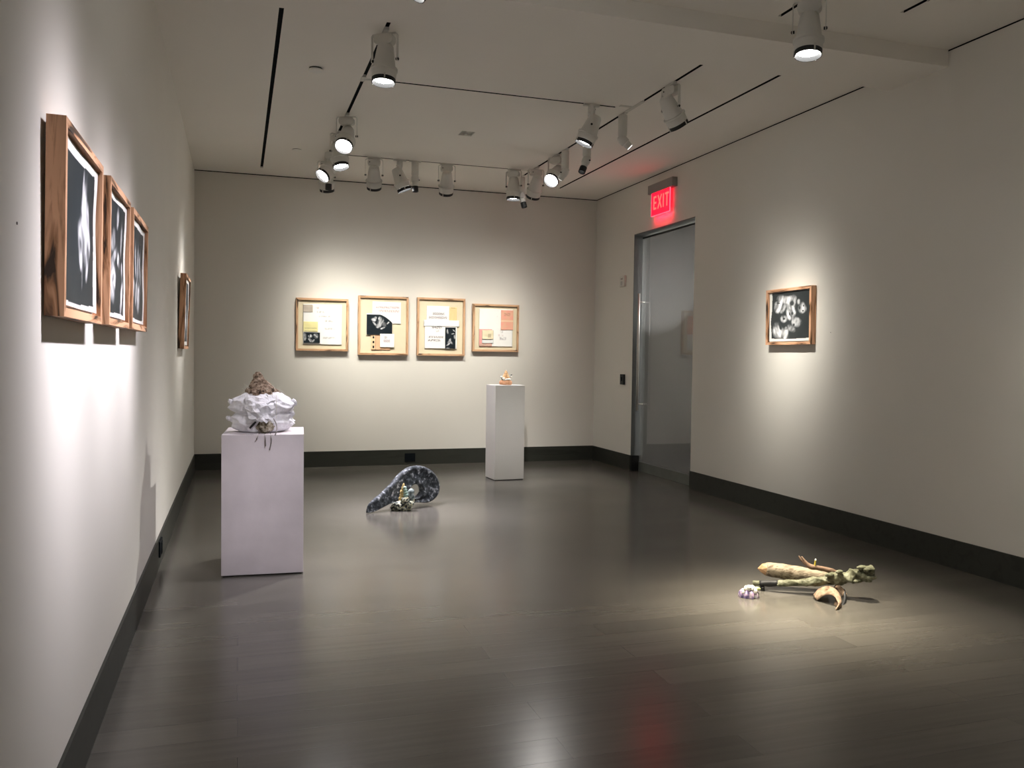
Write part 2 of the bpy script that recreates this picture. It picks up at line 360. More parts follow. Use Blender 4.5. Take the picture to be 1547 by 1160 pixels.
def disc(x, y, r, label, d=0.014):
    bm = bmesh.new(); lathe(bm, [(r, HC-d*0.45), (r, HC-d*0.8), (r*0.92, HC-d)], 32, 'z', (x, y, 0)); t = tag(obj('ceiling_disc', bm, M['disc'], smooth=False), label, 'smoke detector', 'round ceiling covers')
    bm = bmesh.new(); lathe(bm, [(r*0.93, HC-0.0003), (r*0.93, HC-d*0.44)], 32, 'z', (x, y, 0)); obj('mounting_ring', bm, M['black'], t)
disc(0.586, 7.03, 0.056, 'round white ceiling cover beside the left slot, nearer of two', 0.026)
disc(0.622, 9.87, 0.053, 'faint round white ceiling cover close to the back wall, farther of two', 0.010)
gv = thing('ceiling_grille', 'small square recessed ceiling fitting in the middle of the ceiling', 'ceiling fitting', (2.2425, 8.525, HC))
boxes('housing', [(-0.07, 0.07, -0.083, 0.083, 0.022, 0.0295)], plain('grille_grey', (0.50, 0.50, 0.45), 0.6), gv)
boxes('crossbar', [(-0.006, 0.006, -0.083, 0.083, 0.004, 0.021), (-0.0715, -0.066, -0.083, 0.083, 0.004, 0.021), (0.066, 0.0715, -0.083, 0.083, 0.004, 0.021)], M['plastic'], gv)
boxes('clip', [(-0.012, 0.012, -0.02, 0.02, 0.0, 0.004)], M['sign_box'], gv)

# ------------------------------------------------------------------ spotlights
ZP = HC-0.205
def aim_rot(d):
    return d.to_track_quat('Z', 'Y')
def beam_profile(ld, size):
    """reflector falloff: a bright core and a weak wide skirt, like a measured lamp profile"""
    ld.use_nodes = True; t = ld.node_tree; em = t.nodes['Emission']
    tc = t.nodes.new('ShaderNodeTexCoord'); sx = t.nodes.new('ShaderNodeSeparateXYZ'); t.links.new(tc.outputs['Normal'], sx.inputs[0])
    def m(op, a, b=None):
        n = t.nodes.new('ShaderNodeMath'); n.operation = op; n.use_clamp = False
        for k, x in enumerate((a, b)):
            if x is None: continue
            if isinstance(x, (int, float)): n.inputs[k].default_value = x
            else: t.links.new(x, n.inputs[k])
        return n.outputs[0]
    th = m('ARCCOSINE', m('MINIMUM', m('ABSOLUTE', sx.outputs['Z']), 1.0))
    def g(sig): return m('EXPONENT', m('MULTIPLY', m('POWER', m('DIVIDE', th, sig), 2.0), -1.0))
    s0 = math.radians(size*0.5)
    t.links.new(m('ADD', m('MULTIPLY', g(s0), 0.975), m('MULTIPLY', g(s0*2.1), 0.025)), em.inputs['Strength'])
def add_light(parent, loc, q, power, size, color, blend=0.9, rad=0.05, inner=0.03):
    ld = bpy.data.lights.new('spot_beam', 'SPOT'); ld.energy = power; ld.color = color; ld.spot_size = math.radians(min(170, size*3.2)); ld.spot_blend = 0.6; ld.shadow_soft_size = rad
    beam_profile(ld, size)
    lo = bpy.data.objects.new('spot_beam', ld); C.objects.link(lo); lo.parent = parent
    d = q @ Vector((0, 0, 1)); lo.location = Vector(loc)+d*inner
    lo.rotation_mode = 'QUATERNION'; lo.rotation_quaternion = (-d).to_track_quat('Z', 'Y')
    return lo
SP = []
def big_spot(x, y, target, label, power, size, color=NEUT, blend=0.9, drop=0.0, aimy=None, track_dir='y', lit=True, rad=0.05):
    t = thing('track_spotlight', label, 'spotlight', (x, y, HC), 0, 'large white track spotlights')
    piv = Vector((0, 0, -0.205)); tgt = Vector(target)-Vector((x, y, HC)); d = (tgt-piv).normalized()
    pan = math.atan2(d.y, d.x)
    R = Matrix.Rotation(pan, 3, 'Z')              # local x = pan direction, local y = yoke width
    ll = 0.075
    a = [(-ll, ll, -0.017, 0.017)] if track_dir == 'x' else [(-0.017, 0.017, -ll, ll)]
    boxes('track_adapter', [(*a[0], -0.018, 0.003)], M['white_metal'], t)
    bm = bmesh.new(); box(bm, -0.032, 0.032, -0.072, 0.072, -0.098, -0.026)
    bmesh.ops.bevel(bm, geom=[e for e in bm.edges if abs(e.verts[0].co.x-e.verts[1].co.x) > 0.01], offset=0.028, segments=4, affect='EDGES', profile=0.5)
    db = obj('driver_box', bm, M['white_metal'], t, rot=(0, 0, pan))
    bm = bmesh.new(); lathe(bm, [(0.006, 0), (0.006, 0.003)], 12, 'x', (-0.0355, 0.05, -0.06)); obj('screw', bm, M['black'], db)
    # yoke
    bm = bmesh.new(); W = 0.1; pts = [(-W, -0.218), (-W, -0.035), (-W+0.012, -0.021), (W-0.012, -0.021), (W, -0.035), (W, -0.218)]
    for (y0, z0), (y1, z1) in zip(pts, pts[1:]):
        n = Vector((0, y1-y0, z1-z0)).normalized(); s = Vector((0, -n.z, n.y))*0.0022
        vs = [bm.verts.new(Vector((sx, yy, zz))+s*k) for sx in (-0.013, 0.013) for (yy, zz) in ((y0, z0), (y1, z1)) for k in (-1, 1)]
        bmesh.ops.convex_hull(bm, input=vs)
    obj('yoke', bm, M['white_metal'], t, rot=(0, 0, pan))
    for s in (-1, 1):
        bm = bmesh.new(); lathe(bm, [(0.010, W*s-0.012*s), (0.010, W*s+0.007*s), (0.006, W*s+0.010*s)], 12, 'y', (0, 0, -0.205)); obj('yoke_knob', bm, M['black'], t, rot=(0, 0, pan))
    # housing along +z then rotated to aim
    h = bpy.data.objects.new('housing', None)
    q = (Matrix.Rotation(pan, 3, 'Z') @ Matrix.Rotation(math.pi-math.acos(max(-1, min(1, -d.z))) , 3, 'Y')).to_quaternion()
    bm = bmesh.new(); lathe(bm, [(0.030, -0.112), (0.048, -0.108), (0.058, -0.095), (0.068, -0.03), (0.078, 0.04), (0.083, 0.062), (0.096, 0.064), (0.097, 0.078), (0.089, 0.082), (0.086, 0.136), (0.080, 0.136), (0.078, 0.10)], 32)
    ho = obj('housing', bm, M['white_metal'], t, True, loc=piv); ho.rotation_mode = 'QUATERNION'; ho.rotation_quaternion = q
    m = ho.modifiers.new('edge', 'EDGE_SPLIT'); m.split_angle = math.radians(40)
    bm = bmesh.new(); lathe(bm, [(0.076, 0.137), (0.0845, 0.137), (0.0845, 0.168), (0.080, 0.168), (0.076, 0.137)], 32, cap=False)
    obj('bezel', bm, M['black'], ho)
    bm = bmesh.new(); lathe(bm, [(0.0755, 0.137), (0.0755, 0.139), (0.05, 0.146), (0.001, 0.149)], 32); obj('lens', bm, M['lens'] if lit else M['plastic'], ho, True)
    for k in range(3):
        A = 2*math.pi*k/3+0.5; bm = bmesh.new(); lathe(bm, [(0.005, 0.125), (0.005, 0.171)], 8, 'z', (0.0865*math.cos(A), 0.0865*math.sin(A), 0)); obj('clip', bm, M['steel'], ho)
    if lit: add_light(t, piv+d*0.160, q, power, size, color, blend, rad, 0.02)
    SP.append((label, piv+Vector((x, y, HC))))
    return t
def small_spot(x, y, target, label, power, size, color=NEUT, snoot=True, cyl=0.19, lit=True, yaw=0):
    t = thing('track_spotlight', label, 'spotlight', (x, y, HC), 0, 'small white track spotlights')
    boxes('track_adapter', [(-0.015, 0.015, -0.07, 0.07, -0.014, 0.003)] if yaw == 0 else [(-0.07, 0.07, -0.015, 0.015, -0.014, 0.003)], M['white_metal'], t)
    bm = bmesh.new(); lathe(bm, [(0.040, -0.014), (0.043, -0.018), (0.043, -0.014-cyl), (0.038, -0.02-cyl)], 24); o = obj('driver_tube', bm, M['white_metal'], t, True); o.modifiers.new('e', 'EDGE_SPLIT').split_angle = 0.7
    piv = Vector((0, 0, -0.05-cyl)); d = (Vector(target)-Vector((x, y, HC))-piv).normalized(); pan = math.atan2(d.y, d.x)
    q = (Matrix.Rotation(pan, 3, 'Z') @ Matrix.Rotation(math.pi-math.acos(max(-1, min(1, -d.z))), 3, 'Y')).to_quaternion()
    bm = bmesh.new(); lathe(bm, [(0.020, -0.045), (0.036, -0.035), (0.044, 0.0), (0.044, 0.045), (0.036, 0.05), (0.034, 0.10), (0.030, 0.10)], 24)
    ho = obj('housing', bm, M['white_metal'], t, True, loc=piv); ho.rotation_mode = 'QUATERNION'; ho.rotation_quaternion = q; ho.modifiers.new('e', 'EDGE_SPLIT').split_angle = 0.7
    end = 0.10
    if snoot:
        bm = bmesh.new(); lathe(bm, [(0.0335, 0.101), (0.037, 0.101), (0.037, 0.165), (0.033, 0.165), (0.033, 0.101)], 24, cap=False); obj('snoot', bm, M['black'], ho); end = 0.165
    bm = bmesh.new(); lathe(bm, [(0.0285, 0.1005), (0.0285, 0.104), (0.001, 0.105)], 24); obj('lens', bm, M['lens_dim'] if lit else M['plastic'], ho)
    bm = bmesh.new(); lathe(bm, [(0.007, 0.042), (0.007, 0.056)], 10, 'y', (0, 0, 0.02)); obj('knob', bm, M['black'], ho)
    if lit and power: add_light(t, piv+d*end, q, power, size, color, 0.8, 0.02, 0.015)
    return t

L = 1.0   # common level
# left track
big_spot(XT0, 6.06, (0.76, 5.75, 0.0), 'nearest large spotlight on the left track, pointing almost straight down', 420*L, 34, COOL)
big_spot(XT0, 8.28, (0.12, 6.1, 0.9), 'large spotlight at the far left cluster with the topmost bright lens', 130*L, 26, COOL)
big_spot(XT0, 8.97, (1.50, 8.05, 0.1), 'large left-track spotlight whose lens hangs just below the topmost one', 1400*L, 26, COOL)
big_spot(XT0, 9.73, (XL, 8.80, 1.9), 'large left-track spotlight with lens tilted towards the left wall', 420*L, 22, NEUT)
big_spot(XT0, 10.25, (1.22, YB, 1.45), 'rearmost large spotlight of the left cluster, turned to the back wall', 255*L, 38, WARM)
small_spot(XT0, 9.98, (0.95, 9.8, 0.0), 'small snooted spotlight hanging lowest in the left cluster', 0, 30)
# back cross track
big_spot(1.50, YC2, (1.75, YB, 1.45), 'first large spotlight on the rear cross track, back to the camera', 255*L, 38, WARM, track_dir='x')
big_spot(1.80, YC2, (2.9, 9.80, 0.9), 'large spotlight on the rear cross track seen side-on, tilted right', 300*L, 26, COOL, track_dir='x')
small_spot(1.985, YC2, (2.03, 9.7, 0.6), 'small snooted spotlight right behind the side-on one on the rear track', 0, 30, cyl=0.15, yaw=1)
big_spot(2.37, YC2, (2.60, YB, 1.45), 'middle large spotlight on the rear cross track, back to the camera', 255*L, 38, WARM, track_dir='x')
big_spot(3.215, YC2, (3.15, 9.86, 0.9), 'large spotlight at the right end of the rear cross track, above the tall thin plinth', 260*L, 26, NEUT, track_dir='x')
# right track
small_spot(XT1-0.01, 10.27, (3.6, 10.05, 2.6), 'small snooted spotlight at the back end of the right track', 0, 30)
big_spot(XT1, 9.76, (3.42, YB, 1.45), 'large spotlight on the right track turned to the back wall', 255*L, 38, WARM)
big_spot(XT1, 9.07, (0.45, 6.4, 0.1), 'large spotlight on the right track with round bright lens facing the room', 1200*L, 27, NEUT)
small_spot(XT1, 8.79, (3.15, 9.5, 2.8), 'small unsnooted spotlight behind the bright lens on the right track', 0, 30, snoot=False)
small_spot(XT1, 8.18, (2.7, 7.8, 2.0), 'small snooted spotlight below the middle cross track lamp', 0, 30)
big_spot(3.048, YC1, (1.6, 7.7, 0.0), 'large spotlight near the right end of the middle cross track, tilted left', 500*L, 24, COOL, track_dir='x')
small_spot(XT1, 7.32, (4.4, 7.1, 2.6), 'small spotlight with a thin lit rim aimed down right, without black snoot', 20*L, 40, snoot=False)
big_spot(XT1, 6.39, (XR, 6.80, 1.60), 'large spotlight aimed at the single picture on the right wall', 520*L, 24, WARM)
big_spot(XT1, 4.585, (3.14, 4.25, 0), 'nearest large spotlight, at the top right in front of the beam', 2900*L, 22, (1.0, 0.88, 0.70))
# near side of the beam, above the picture's top edge
big_spot(XT0, 3.00, (XL, 3.05, 1.55), 'spotlight above the frame edge lighting the first left-wall picture', 860*L, 22, COOL)
big_spot(XT0, 3.85, (XL, 3.90, 1.55), 'spotlight above the frame edge lighting the second left-wall picture', 700*L, 20, COOL)
big_spot(XT0, 4.55, (XL, 4.60, 1.55), 'spotlight above the frame edge lighting the third left-wall picture', 620*L, 19, COOL)
big_spot(XT0, 4.25, (3.2, 4.35, 0.1), 'spotlight above the frame edge lighting the driftwood sculpture from the left', 800*L, 18, (1.0, 0.90, 0.74))
big_spot(XT0, 2.60, (0.18, 5.9, 0.55), 'spotlight above the frame edge lighting the front of the limewashed plinth', 420*L, 16, COOL)
big_spot(XT0, 3.42, (3.13, 9.75, 0.62), 'spotlight above the frame edge lighting the front of the tall thin plinth', 950*L, 11, NEUT)
big_spot(XT1, 3.60, (XR, 3.55, 1.4), 'spotlight above the frame edge washing the near right wall', 130*L, 32, WARM)
big_spot(XT1, 1.00, (XR, 0.9, 1.5), 'added unseen spotlight near the camera, bouncing fill light off the right wall', 120*L, 36, NEUT)  # added with the next two lamps to supply ambient bounce, out of view
big_spot(XT0, 0.20, (XL, 0.1, 1.5), 'added unseen spotlight near the camera, bouncing fill light off the left wall', 120*L, 36, NEUT)
big_spot(2.2, -1.40, (2.2, YF, 1.6), 'added unseen spotlight behind the camera, bouncing fill light off the rear wall', 220*L, 46, NEUT, track_dir='x')
# added lamp, unseen, to brighten the room beyond and its milky glass
nb = thing('fill_lamp', 'added unseen lamp brightening the room behind the glass door', 'lamp', (7.4, 9.7, HC))
bm = bmesh.new(); lathe(bm, [(0.12, -0.0005), (0.12, -0.03), (0.10, -0.035)], 24); obj('fill_lamp_body', bm, M['white_metal'], nb)
ld = bpy.data.lights.new('fill_beam', 'SPOT'); ld.energy = 1500; ld.spot_size = math.radians(170); ld.spot_blend = 1; ld.shadow_soft_size = 0.05; ld.color = (1.0, 0.96, 0.93)
lo = bpy.data.objects.new('fill_beam', ld); C.objects.link(lo); lo.parent = nb; lo.location = (0, 0, -0.12)

# ------------------------------------------------------------------ pictures
def grid_print(name, w, h, fn, parent, mat, loc, nx=90, ny=90, wave=0.0, seed=0, thick=0.0015, curl=0.0):
    """a printed sheet in the local XZ plane facing -Y, centred on loc; fn(u, v) -> rgb arrays, u right, v up in 0..1"""
    U, Vv = np.meshgrid(np.linspace(0, 1, nx), np.linspace(0, 1, ny))
    col = fn(U, Vv); verts = []; faces = []
    for j in range(ny):
        for i in range(nx):
            u, v = i/(nx-1), j/(ny-1)
            y = -wave*noise.noise(Vector((u*2.2+seed, v*2.2, seed*0.7)))-wave*0.6-curl*(abs(2*u-1)**3+abs(2*v-1)**3)*0.5
            verts.append(((u-0.5)*w, y, (v-0.5)*h))
    for j in range(ny-1):
        for i in range(nx-1):
            a = j*nx+i; faces.append((a, a+1, a+nx+1, a+nx))
    n = len(verts)
    edge = [i for i in range(nx)]+[j*nx+nx-1 for j in range(1, ny)]+[(ny-1)*nx+i for i in range(nx-2, -1, -1)]+[j*nx for j in range(ny-2, 0, -1)]
    off = {}
    for k in edge: off[k] = len(verts); x, y, z = verts[k]; verts.append((x, y+thick, z))
    for a, b in zip(edge, edge[1:]+edge[:1]): faces.append((b, a, off[a], off[b]))
    me = bpy.data.meshes.new(name); me.from_pydata(verts, [], faces)
    ca = me.color_attributes.new('Col', 'FLOAT_COLOR', 'POINT')
    arr = np.ones((len(verts), 4), np.float32); arr[:n, :3] = np.stack(col, -1).reshape(-1, 3); arr[n:, :3] = 0.7
    ca.data.foreach_set('color', arr.ravel())
    return link(name, me, mat, parent, True, loc)
def fbm(U, V, s, seed=0, o=4):
    rs = np.random.RandomState(seed); r = 0
    for k in range(o):
        for q in range(4):
            a = rs.rand()*6.28; f = s*2**k; r = r+np.sin((U*np.cos(a)+V*np.sin(a))*f*6.28+rs.rand()*6.28)/(2**k)/4
    return r
def blob(U, V, cx, cy, rx, ry, rot=0, soft=0.25, wob=0.15, seed=1):
    dx, dy = U-cx, V-cy; c, s = math.cos(rot), math.sin(rot)
    a, b = (dx*c+dy*s)/rx, (-dx*s+dy*c)/ry
    r = np.sqrt(a*a+b*b)+wob*fbm(U, V, 3, seed)
    return np.clip((1-r)/soft, 0, 1)
BKD = (0.010, 0.016, 0.021)
def photo(blobs, seed, border=(0.05, 0.05, 0.05, 0.05), base=BKD):
    """black print with pale forms; border = white margins left, right, bottom, top with a wavering edge"""
    def fn(U, V):
        g = np.zeros_like(U)
        for k, b in enumerate(blobs):
            cx, cy, rx, ry, rot, val = b[:6]; sf = b[6] if len(b) > 6 else 0.45
            m = blob(U, V, cx, cy, rx, ry, rot, sf, 0.18, seed+k)
            tex = 0.72+0.62*fbm(U*math.cos(rot)*2.4+V*math.sin(rot)*2.4, (V*math.cos(rot)-U*math.sin(rot))*0.8, 3, seed+k*3, 3)
            g = g*(1-m)+m*val*np.clip(tex, 0.05, 1.3) if val > 0.02 else g*(1-m)+m*0.01
        g = np.clip(g+0.012*(1+fbm(U, V, 2, seed+9)), 0, 1)
        wv = 0.013*np.sin(V*7+seed)+0.004*np.sin(V*17+seed*2); wu = 0.007*np.sin(U*5+seed)
        ins = (U > border[0]+wv*(border[0] > 0)) & (U < 1-border[1]+wv*(border[1] > 0)) & (V > border[2]+wu*(border[2] > 0)) & (V < 1-border[3]+wu*(border[3] > 0))
        out = []
        for k, tint in enumerate((0.97, 0.985, 1.0)):
            c = base[k]+g**1.3*0.80*(0.96, 0.97, 1.0)[k]; out.append(np.where(ins, c, (0.76, 0.76, 0.74)[k]))
        return out
    return fn
def sheet(col, marks=(), tint=None, seed=0):
    """paper of one colour with faint smudged lines of writing (u0, u1, v0, v1, rgb, strength)"""
    def fn(U, V):
        out = [np.full_like(U, c)*(1+0.02*fbm(U, V, 2, seed)) for c in col]
        for k, (u0, u1, v0, v1, rgb, st) in enumerate(marks):
            ins = np.clip(np.minimum(np.minimum(U-u0, u1-U)/0.03, np.minimum(V-v0, v1-V)/0.012), 0, 1)
            n = np.clip(0.75+1.6*fbm(U*2.2, V*1.5, 7, seed+k*5, 3), 0, 1)*ins*min(0.9, st*1.5)
            for q in range(3): out[q] = out[q]*(1-n)+rgb[q]*0.6*n
        return out
    return fn
def make_frame(t, w, h, face=0.028, depth=0.052, mat='frame_wood', board='board', rec=0.03):
    """box frame, local XZ plane, back at y=0 and front at y=-depth; each bar's grain runs along its own X"""
    bars = [(w, (0, 0, h/2), 0), (w, (0, 0, -h/2), math.pi), (h, (-w/2, 0, 0), math.pi/2), (h, (w/2, 0, 0), -math.pi/2)]
    for ln, loc, ang in bars:
        bm = bmesh.new(); a = ln/2; v = []
        for y in (-depth, 0):
            for x, z in ((-a, 0), (a, 0), (a-face, -face), (-a+face, -face)): v.append(bm.verts.new((x, y, z)))
        for f in ((0, 3, 2, 1), (4, 5, 6, 7), (0, 1, 5, 4), (1, 2, 6, 5), (2, 3, 7, 6), (3, 0, 4, 7)): bm.faces.new([v[i] for i in f])
        obj('frame_bar', bm, M[mat], t, loc=loc, rot=(0, -ang, 0))
    f = face+0.0004
    boxes('backing_board', [(-w/2+f, w/2-f, -rec+0.006, -0.003, -h/2+f, h/2-f)], M[board], t)
PW = (0.84, 0.84, 0.82)
# the three tall prints and the single one on the left wall (local -Y turned to face +X)
def left_picture(y0, y1, z0, z1, label, blobs, seed, gb=0.004, gt=0.012, border=(0.02, 0.09, 0.05, 0.06)):
    w, h = y1-y0, z1-z0
    t = thing('framed_photograph', label, 'picture', (XL+0.001, (y0+y1)/2, (z0+z1)/2), math.pi/2, 'wood-framed photographs')
    lean = math.atan2(gt-gb, h); t.rotation_euler = (lean, 0, math.pi/2)
    t.location.x = XL+(gb+gt)/2+0.0005
    make_frame(t, w, h, 0.026, 0.052, 'frame_wood', 'whiteboard')
    grid_print('photo_print', w-0.075, h-0.07, photo(blobs, seed, border), t, M['print'], (-0.002, -0.031, 0), 110, 130, 0.006, seed, curl=0.004)
    return t
left_picture(2.705, 3.405, 1.60, 2.172, 'large wood-framed dark photograph nearest the camera on the left wall, single pale bloom',
    [(0.62, 0.60, 0.10, 0.30, -0.05, 1.0), (0.55, 0.47, 0.12, 0.16, 0.3, 0.75), (0.72, 0.55, 0.07, 0.20, 0.1, 0.9), (0.58, 0.78, 0.03, 0.17, -0.05, 0.8), (0.50, 0.36, 0.05, 0.12, 0.2, 0.6), (0.68, 0.33, 0.05, 0.14, -0.1, 0.95), (0.55, 0.25, 0.02, 0.14, 0, 0.35)], 3, border=(0.0, 0.10, 0.035, 0.06))
left_picture(3.59, 4.225, 1.605, 2.178, 'wood-framed dark photograph with several pale petals, middle of the left-wall trio',
    [(0.12, 0.85, 0.10, 0.13, 0.2, 0.9), (0.55, 0.84, 0.06, 0.12, -0.3, 0.7), (0.30, 0.62, 0.16, 0.10, 0.6, 0.55), (0.75, 0.68, 0.06, 0.16, 0.1, 0.6), (0.30, 0.47, 0.26, 0.06, 0.5, 0.6), (0.62, 0.50, 0.12, 0.07, -0.5, 0.7), (0.30, 0.29, 0.20, 0.17, 0.7, 1.0), (0.34, 0.33, 0.03, 0.05, 0, 0.0), (0.80, 0.22, 0.06, 0.16, -0.4, 1.0), (0.70, 0.08, 0.05, 0.07, -0.3, 0.7), (0.83, 0.42, 0.04, 0.10, 0, 0.9)], 5, border=(0.0, 0.10, 0.035, 0.05))
left_picture(4.335, 5.01, 1.610, 2.178, 'wood-framed dark photograph with upright pale streaks, farthest of the left-wall trio',
    [(0.35, 0.62, 0.05, 0.20, 0.15, 0.7), (0.50, 0.60, 0.05, 0.24, -0.05, 0.8), (0.66, 0.58, 0.05, 0.20, -0.15, 0.9), (0.45, 0.30, 0.10, 0.14, 0.2, 0.7), (0.62, 0.25, 0.09, 0.17, -0.1, 0.95), (0.76, 0.45, 0.03, 0.18, -0.1, 0.7), (0.25, 0.33, 0.06, 0.12, 0.2, 0.5)], 8, border=(0.0, 0.09, 0.04, 0.05))
left_picture(8.34, 9.09, 1.535, 2.23, 'wood-framed photograph hanging alone by the far end of the left wall',
    [(0.40, 0.75, 0.12, 0.16, 0.2, 0.9), (0.55, 0.52, 0.16, 0.13, -0.4, 0.8), (0.62, 0.34, 0.15, 0.14, 0.4, 0.9), (0.45, 0.18, 0.10, 0.10, 0.1, 0.7)], 11, 0.002, 0.024, (0.0, 0.10, 0.05, 0.05))
# right wall picture: faces -X
t = thing('framed_photograph', 'square-ish wood-framed photograph of pale skull-like blooms on the right wall', 'picture', (XR-0.004, 6.762, 1.914), -math.pi/2, 'wood-framed photographs')
t.rotation_euler = (0.012, 0, -math.pi/2); t.location.x = XR-0.0045
make_frame(t, 0.685, 0.532, 0.026, 0.055, 'frame_wood', 'whiteboard')
def px(x, y): return ((x-240)/485, 1-(y-295)/600)
bl = []
for (x, y, rx, ry, rot, val) in [(430, 390, 95, 50, 0.3, 0.95), (365, 480, 62, 90, 0.35, 0.95), (500, 430, 60, 75, 0.1, 0.85), (500, 550, 60, 75, -0.2, 0.9), (415, 620, 40, 45, 0, 0.85), (345, 760, 65, 85, -0.4, 1.0), (430, 810, 60, 70, 0.4, 0.85), (560, 670, 60, 60, 0.3, 0.8), (630, 500, 45, 60, 0, 0.8), (590, 430, 22, 35, 0, 0.7), (510, 740, 55, 40, 0.5, 0.6),
    (510, 440, 36, 40, 0, 0.0), (372, 570, 26, 50, 0.2, 0.0), (385, 530, 15, 30, 0.2, 0.45), (515, 560, 22, 32, 0, 0.0), (485, 565, 12, 34, 0, 0.0), (418, 620, 22, 22, 0, 0.0), (380, 725, 24, 50, -0.2, 0.0), (350, 425, 40, 12, 0.1, 0.0), (447, 725, 26, 42, 0.1, 0.0), (445, 735, 12, 18, 0, 0.4), (600, 500, 14, 26, 0, 0.0), (645, 480, 10, 20, 0, 0.0), (535, 700, 20, 30, 0.4, 0.0), (640, 540, 14, 16, 0, 0.0)]:
    a, b = px(x, y); k_ = 1.18 if val else 0.86; bl.append((a, b, rx*k_/485, ry*k_/600, -rot, val, 0.42 if val else 0.5))
grid_print('photo_print', 0.62, 0.468, photo(bl, 21, (0.055, 0.0, 0.055, 0.0), (0.030, 0.036, 0.038)), t, M['print'], (0.0, -0.032, 0), 150, 140, 0.004, 4, curl=0.002)

# four collages on the back wall; fy: pixel rows/cols in crops turned into frame fractions
def collage(x0, x1, z0, z1, label, mat='frame_wood2', rz=0.0):
    w, h = x1-x0, z1-z0
    t = thing('framed_collage', label, 'picture', ((x0+x1)/2, YB-0.004, (z0+z1)/2), 0, 'framed collages on the back wall')
    t.rotation_euler = (0.010, rz, 0); t.location.y = YB-0.0045
    make_frame(t, w, h, 0.027, 0.052, mat, 'board', 0.034)
    def add(name, fr, fn, layer, nx=60, ny=60, m='paper', wave=0.003):
        # fr = left, right, top, bottom as fractions of the whole frame
        a, b, tp, bt = fr; W, H = (b-a)*w, (bt-tp)*h
        return grid_print(name, W, H, fn, t, M[m], (((a+b)/2-0.5)*w, -0.031-0.0045*layer, (0.5-(tp+bt)/2)*h), nx, ny, wave, layer+len(label))
    return t, add
GREY = (0.45, 0.42, 0.42); PINK = (0.72, 0.42, 0.42)
def F(x0, x1, y0, y1):
    return lambda l, r, tp, bt: ((l-x0)/(x1-x0), (r-x0)/(x1-x0), (tp-y0)/(y1-y0), (bt-y0)/(y1-y0))
t, add = collage(0.714, 1.390, 1.543, 2.235, 'back-wall collage farthest left, white sheet of text over yellow and black panels')
f = F(82, 1008, 122, 1012)
add('paper_sheet', f(205, 890, 225, 905), sheet(PW, [(0.32, 0.42, 0.88, 0.94, PINK, 0.4), (0.34, 0.58, 0.78, 0.84, GREY, 0.35), (0.40, 0.72, 0.68, 0.73, GREY, 0.4), (0.55, 0.80, 0.56, 0.62, GREY, 0.4), (0.54, 0.84, 0.37, 0.43, GREY, 0.35), (0.50, 0.86, 0.14, 0.20, GREY, 0.3)], seed=1), 1)
add('paper_sheet', f(205, 375, 232, 360), sheet((0.50, 0.44, 0.37), seed=2), 2, 20, 20)['label'] = 'taupe paper square'
add('paper_sheet', f(210, 465, 520, 690), sheet((0.78, 0.72, 0.36), [(0.05, 0.95, 0.30, 0.40, (0.55, 0.5, 0.3), 0.5), (0.05, 0.95, 0.05, 0.14, (0.5, 0.46, 0.3), 0.5)], seed=3), 2, 40, 40)['label'] = 'yellow paper strip'
add('photo_print', f(212, 505, 700, 880), photo([(0.08, 0.55, 0.12, 0.42, 0, 0.6), (0.42, 0.65, 0.14, 0.20, 0, 0.95), (0.40, 0.28, 0.10, 0.25, 0.4, 0.8), (0.57, 0.20, 0.08, 0.18, -0.5, 0.85), (0.75, 0.68, 0.16, 0.28, 0.3, 0.65)], 31, (0, 0, 0, 0)), 3, 80, 50, 'print')['label'] = 'small black photograph with pale forms'
t, add = collage(1.519, 2.197, 1.500, 2.290, 'back-wall collage with a black photograph at its centre, second from left')
f = F(70, 905, 62, 1050)
add('paper_sheet', f(303, 780, 155, 520), sheet(PW, [(0.10, 0.96, 0.70, 0.80, PINK, 0.5), (0.2, 0.96, 0.52, 0.64, PINK, 0.45)], seed=4), 1)
add('paper_sheet', f(290, 610, 700, 965), sheet((0.74, 0.46, 0.28), [], seed=5), 1, 24, 24)['label'] = 'orange paper with black slots'
def strip(U, V):
    out = [np.full_like(U, c) for c in (0.76, 0.55, 0.34)]
    for v0 in (0.10, 0.43, 0.76):
        m = (U > 0.35) & (U < 0.70) & (V > v0) & (V < v0+0.16)
        for q in range(3): out[q] = np.where(m, 0.02, out[q])
    m = U > 0.93
    for q in range(3): out[q] = np.where(m, (0.40, 0.12, 0.10)[q], out[q])
    return out
add('paper_strip', f(285, 360, 715, 960), strip, 2, 40, 90)['label'] = 'strip with three black slots'
def cutphoto(U, V):
    o = photo([(0.28, 0.72, 0.12, 0.10, 0.3, 0.8), (0.34, 0.80, 0.06, 0.07, 0, 0.95), (0.30, 0.55, 0.05, 0.18, 0.5, 0.6), (0.46, 0.42, 0.12, 0.14, -0.6, 0.9), (0.55, 0.60, 0.13, 0.26, -0.2, 0.7), (0.50, 0.78, 0.06, 0.12, 0, 0.85), (0.64, 0.33, 0.12, 0.05, 0.5, 0.85), (0.83, 0.57, 0.09, 0.04, 0.9, 0.85), (0.68, 0.5, 0.1, 0.15, 0.2, 0.3)], 41, (0, 0, 0, 0))(U, V)
    cut = (V > 0.96-1.15*np.clip(U-0.5, 0, 1)**1.6)
    return [np.where(cut, 0.82, c) for c in o]
add('photo_print', f(207, 635, 358, 710), cutphoto, 3, 110, 90, 'print')['label'] = 'black photograph of a pale torn form'
add('paper_sheet', f(432, 668, 692, 918), sheet(PW, [(0.28, 0.52, 0.62, 0.84, (0.55, 0.5, 0.55), 0.6), (0.22, 0.72, 0.36, 0.58, (0.62, 0.45, 0.5), 0.6)], seed=6), 4, 50, 50)
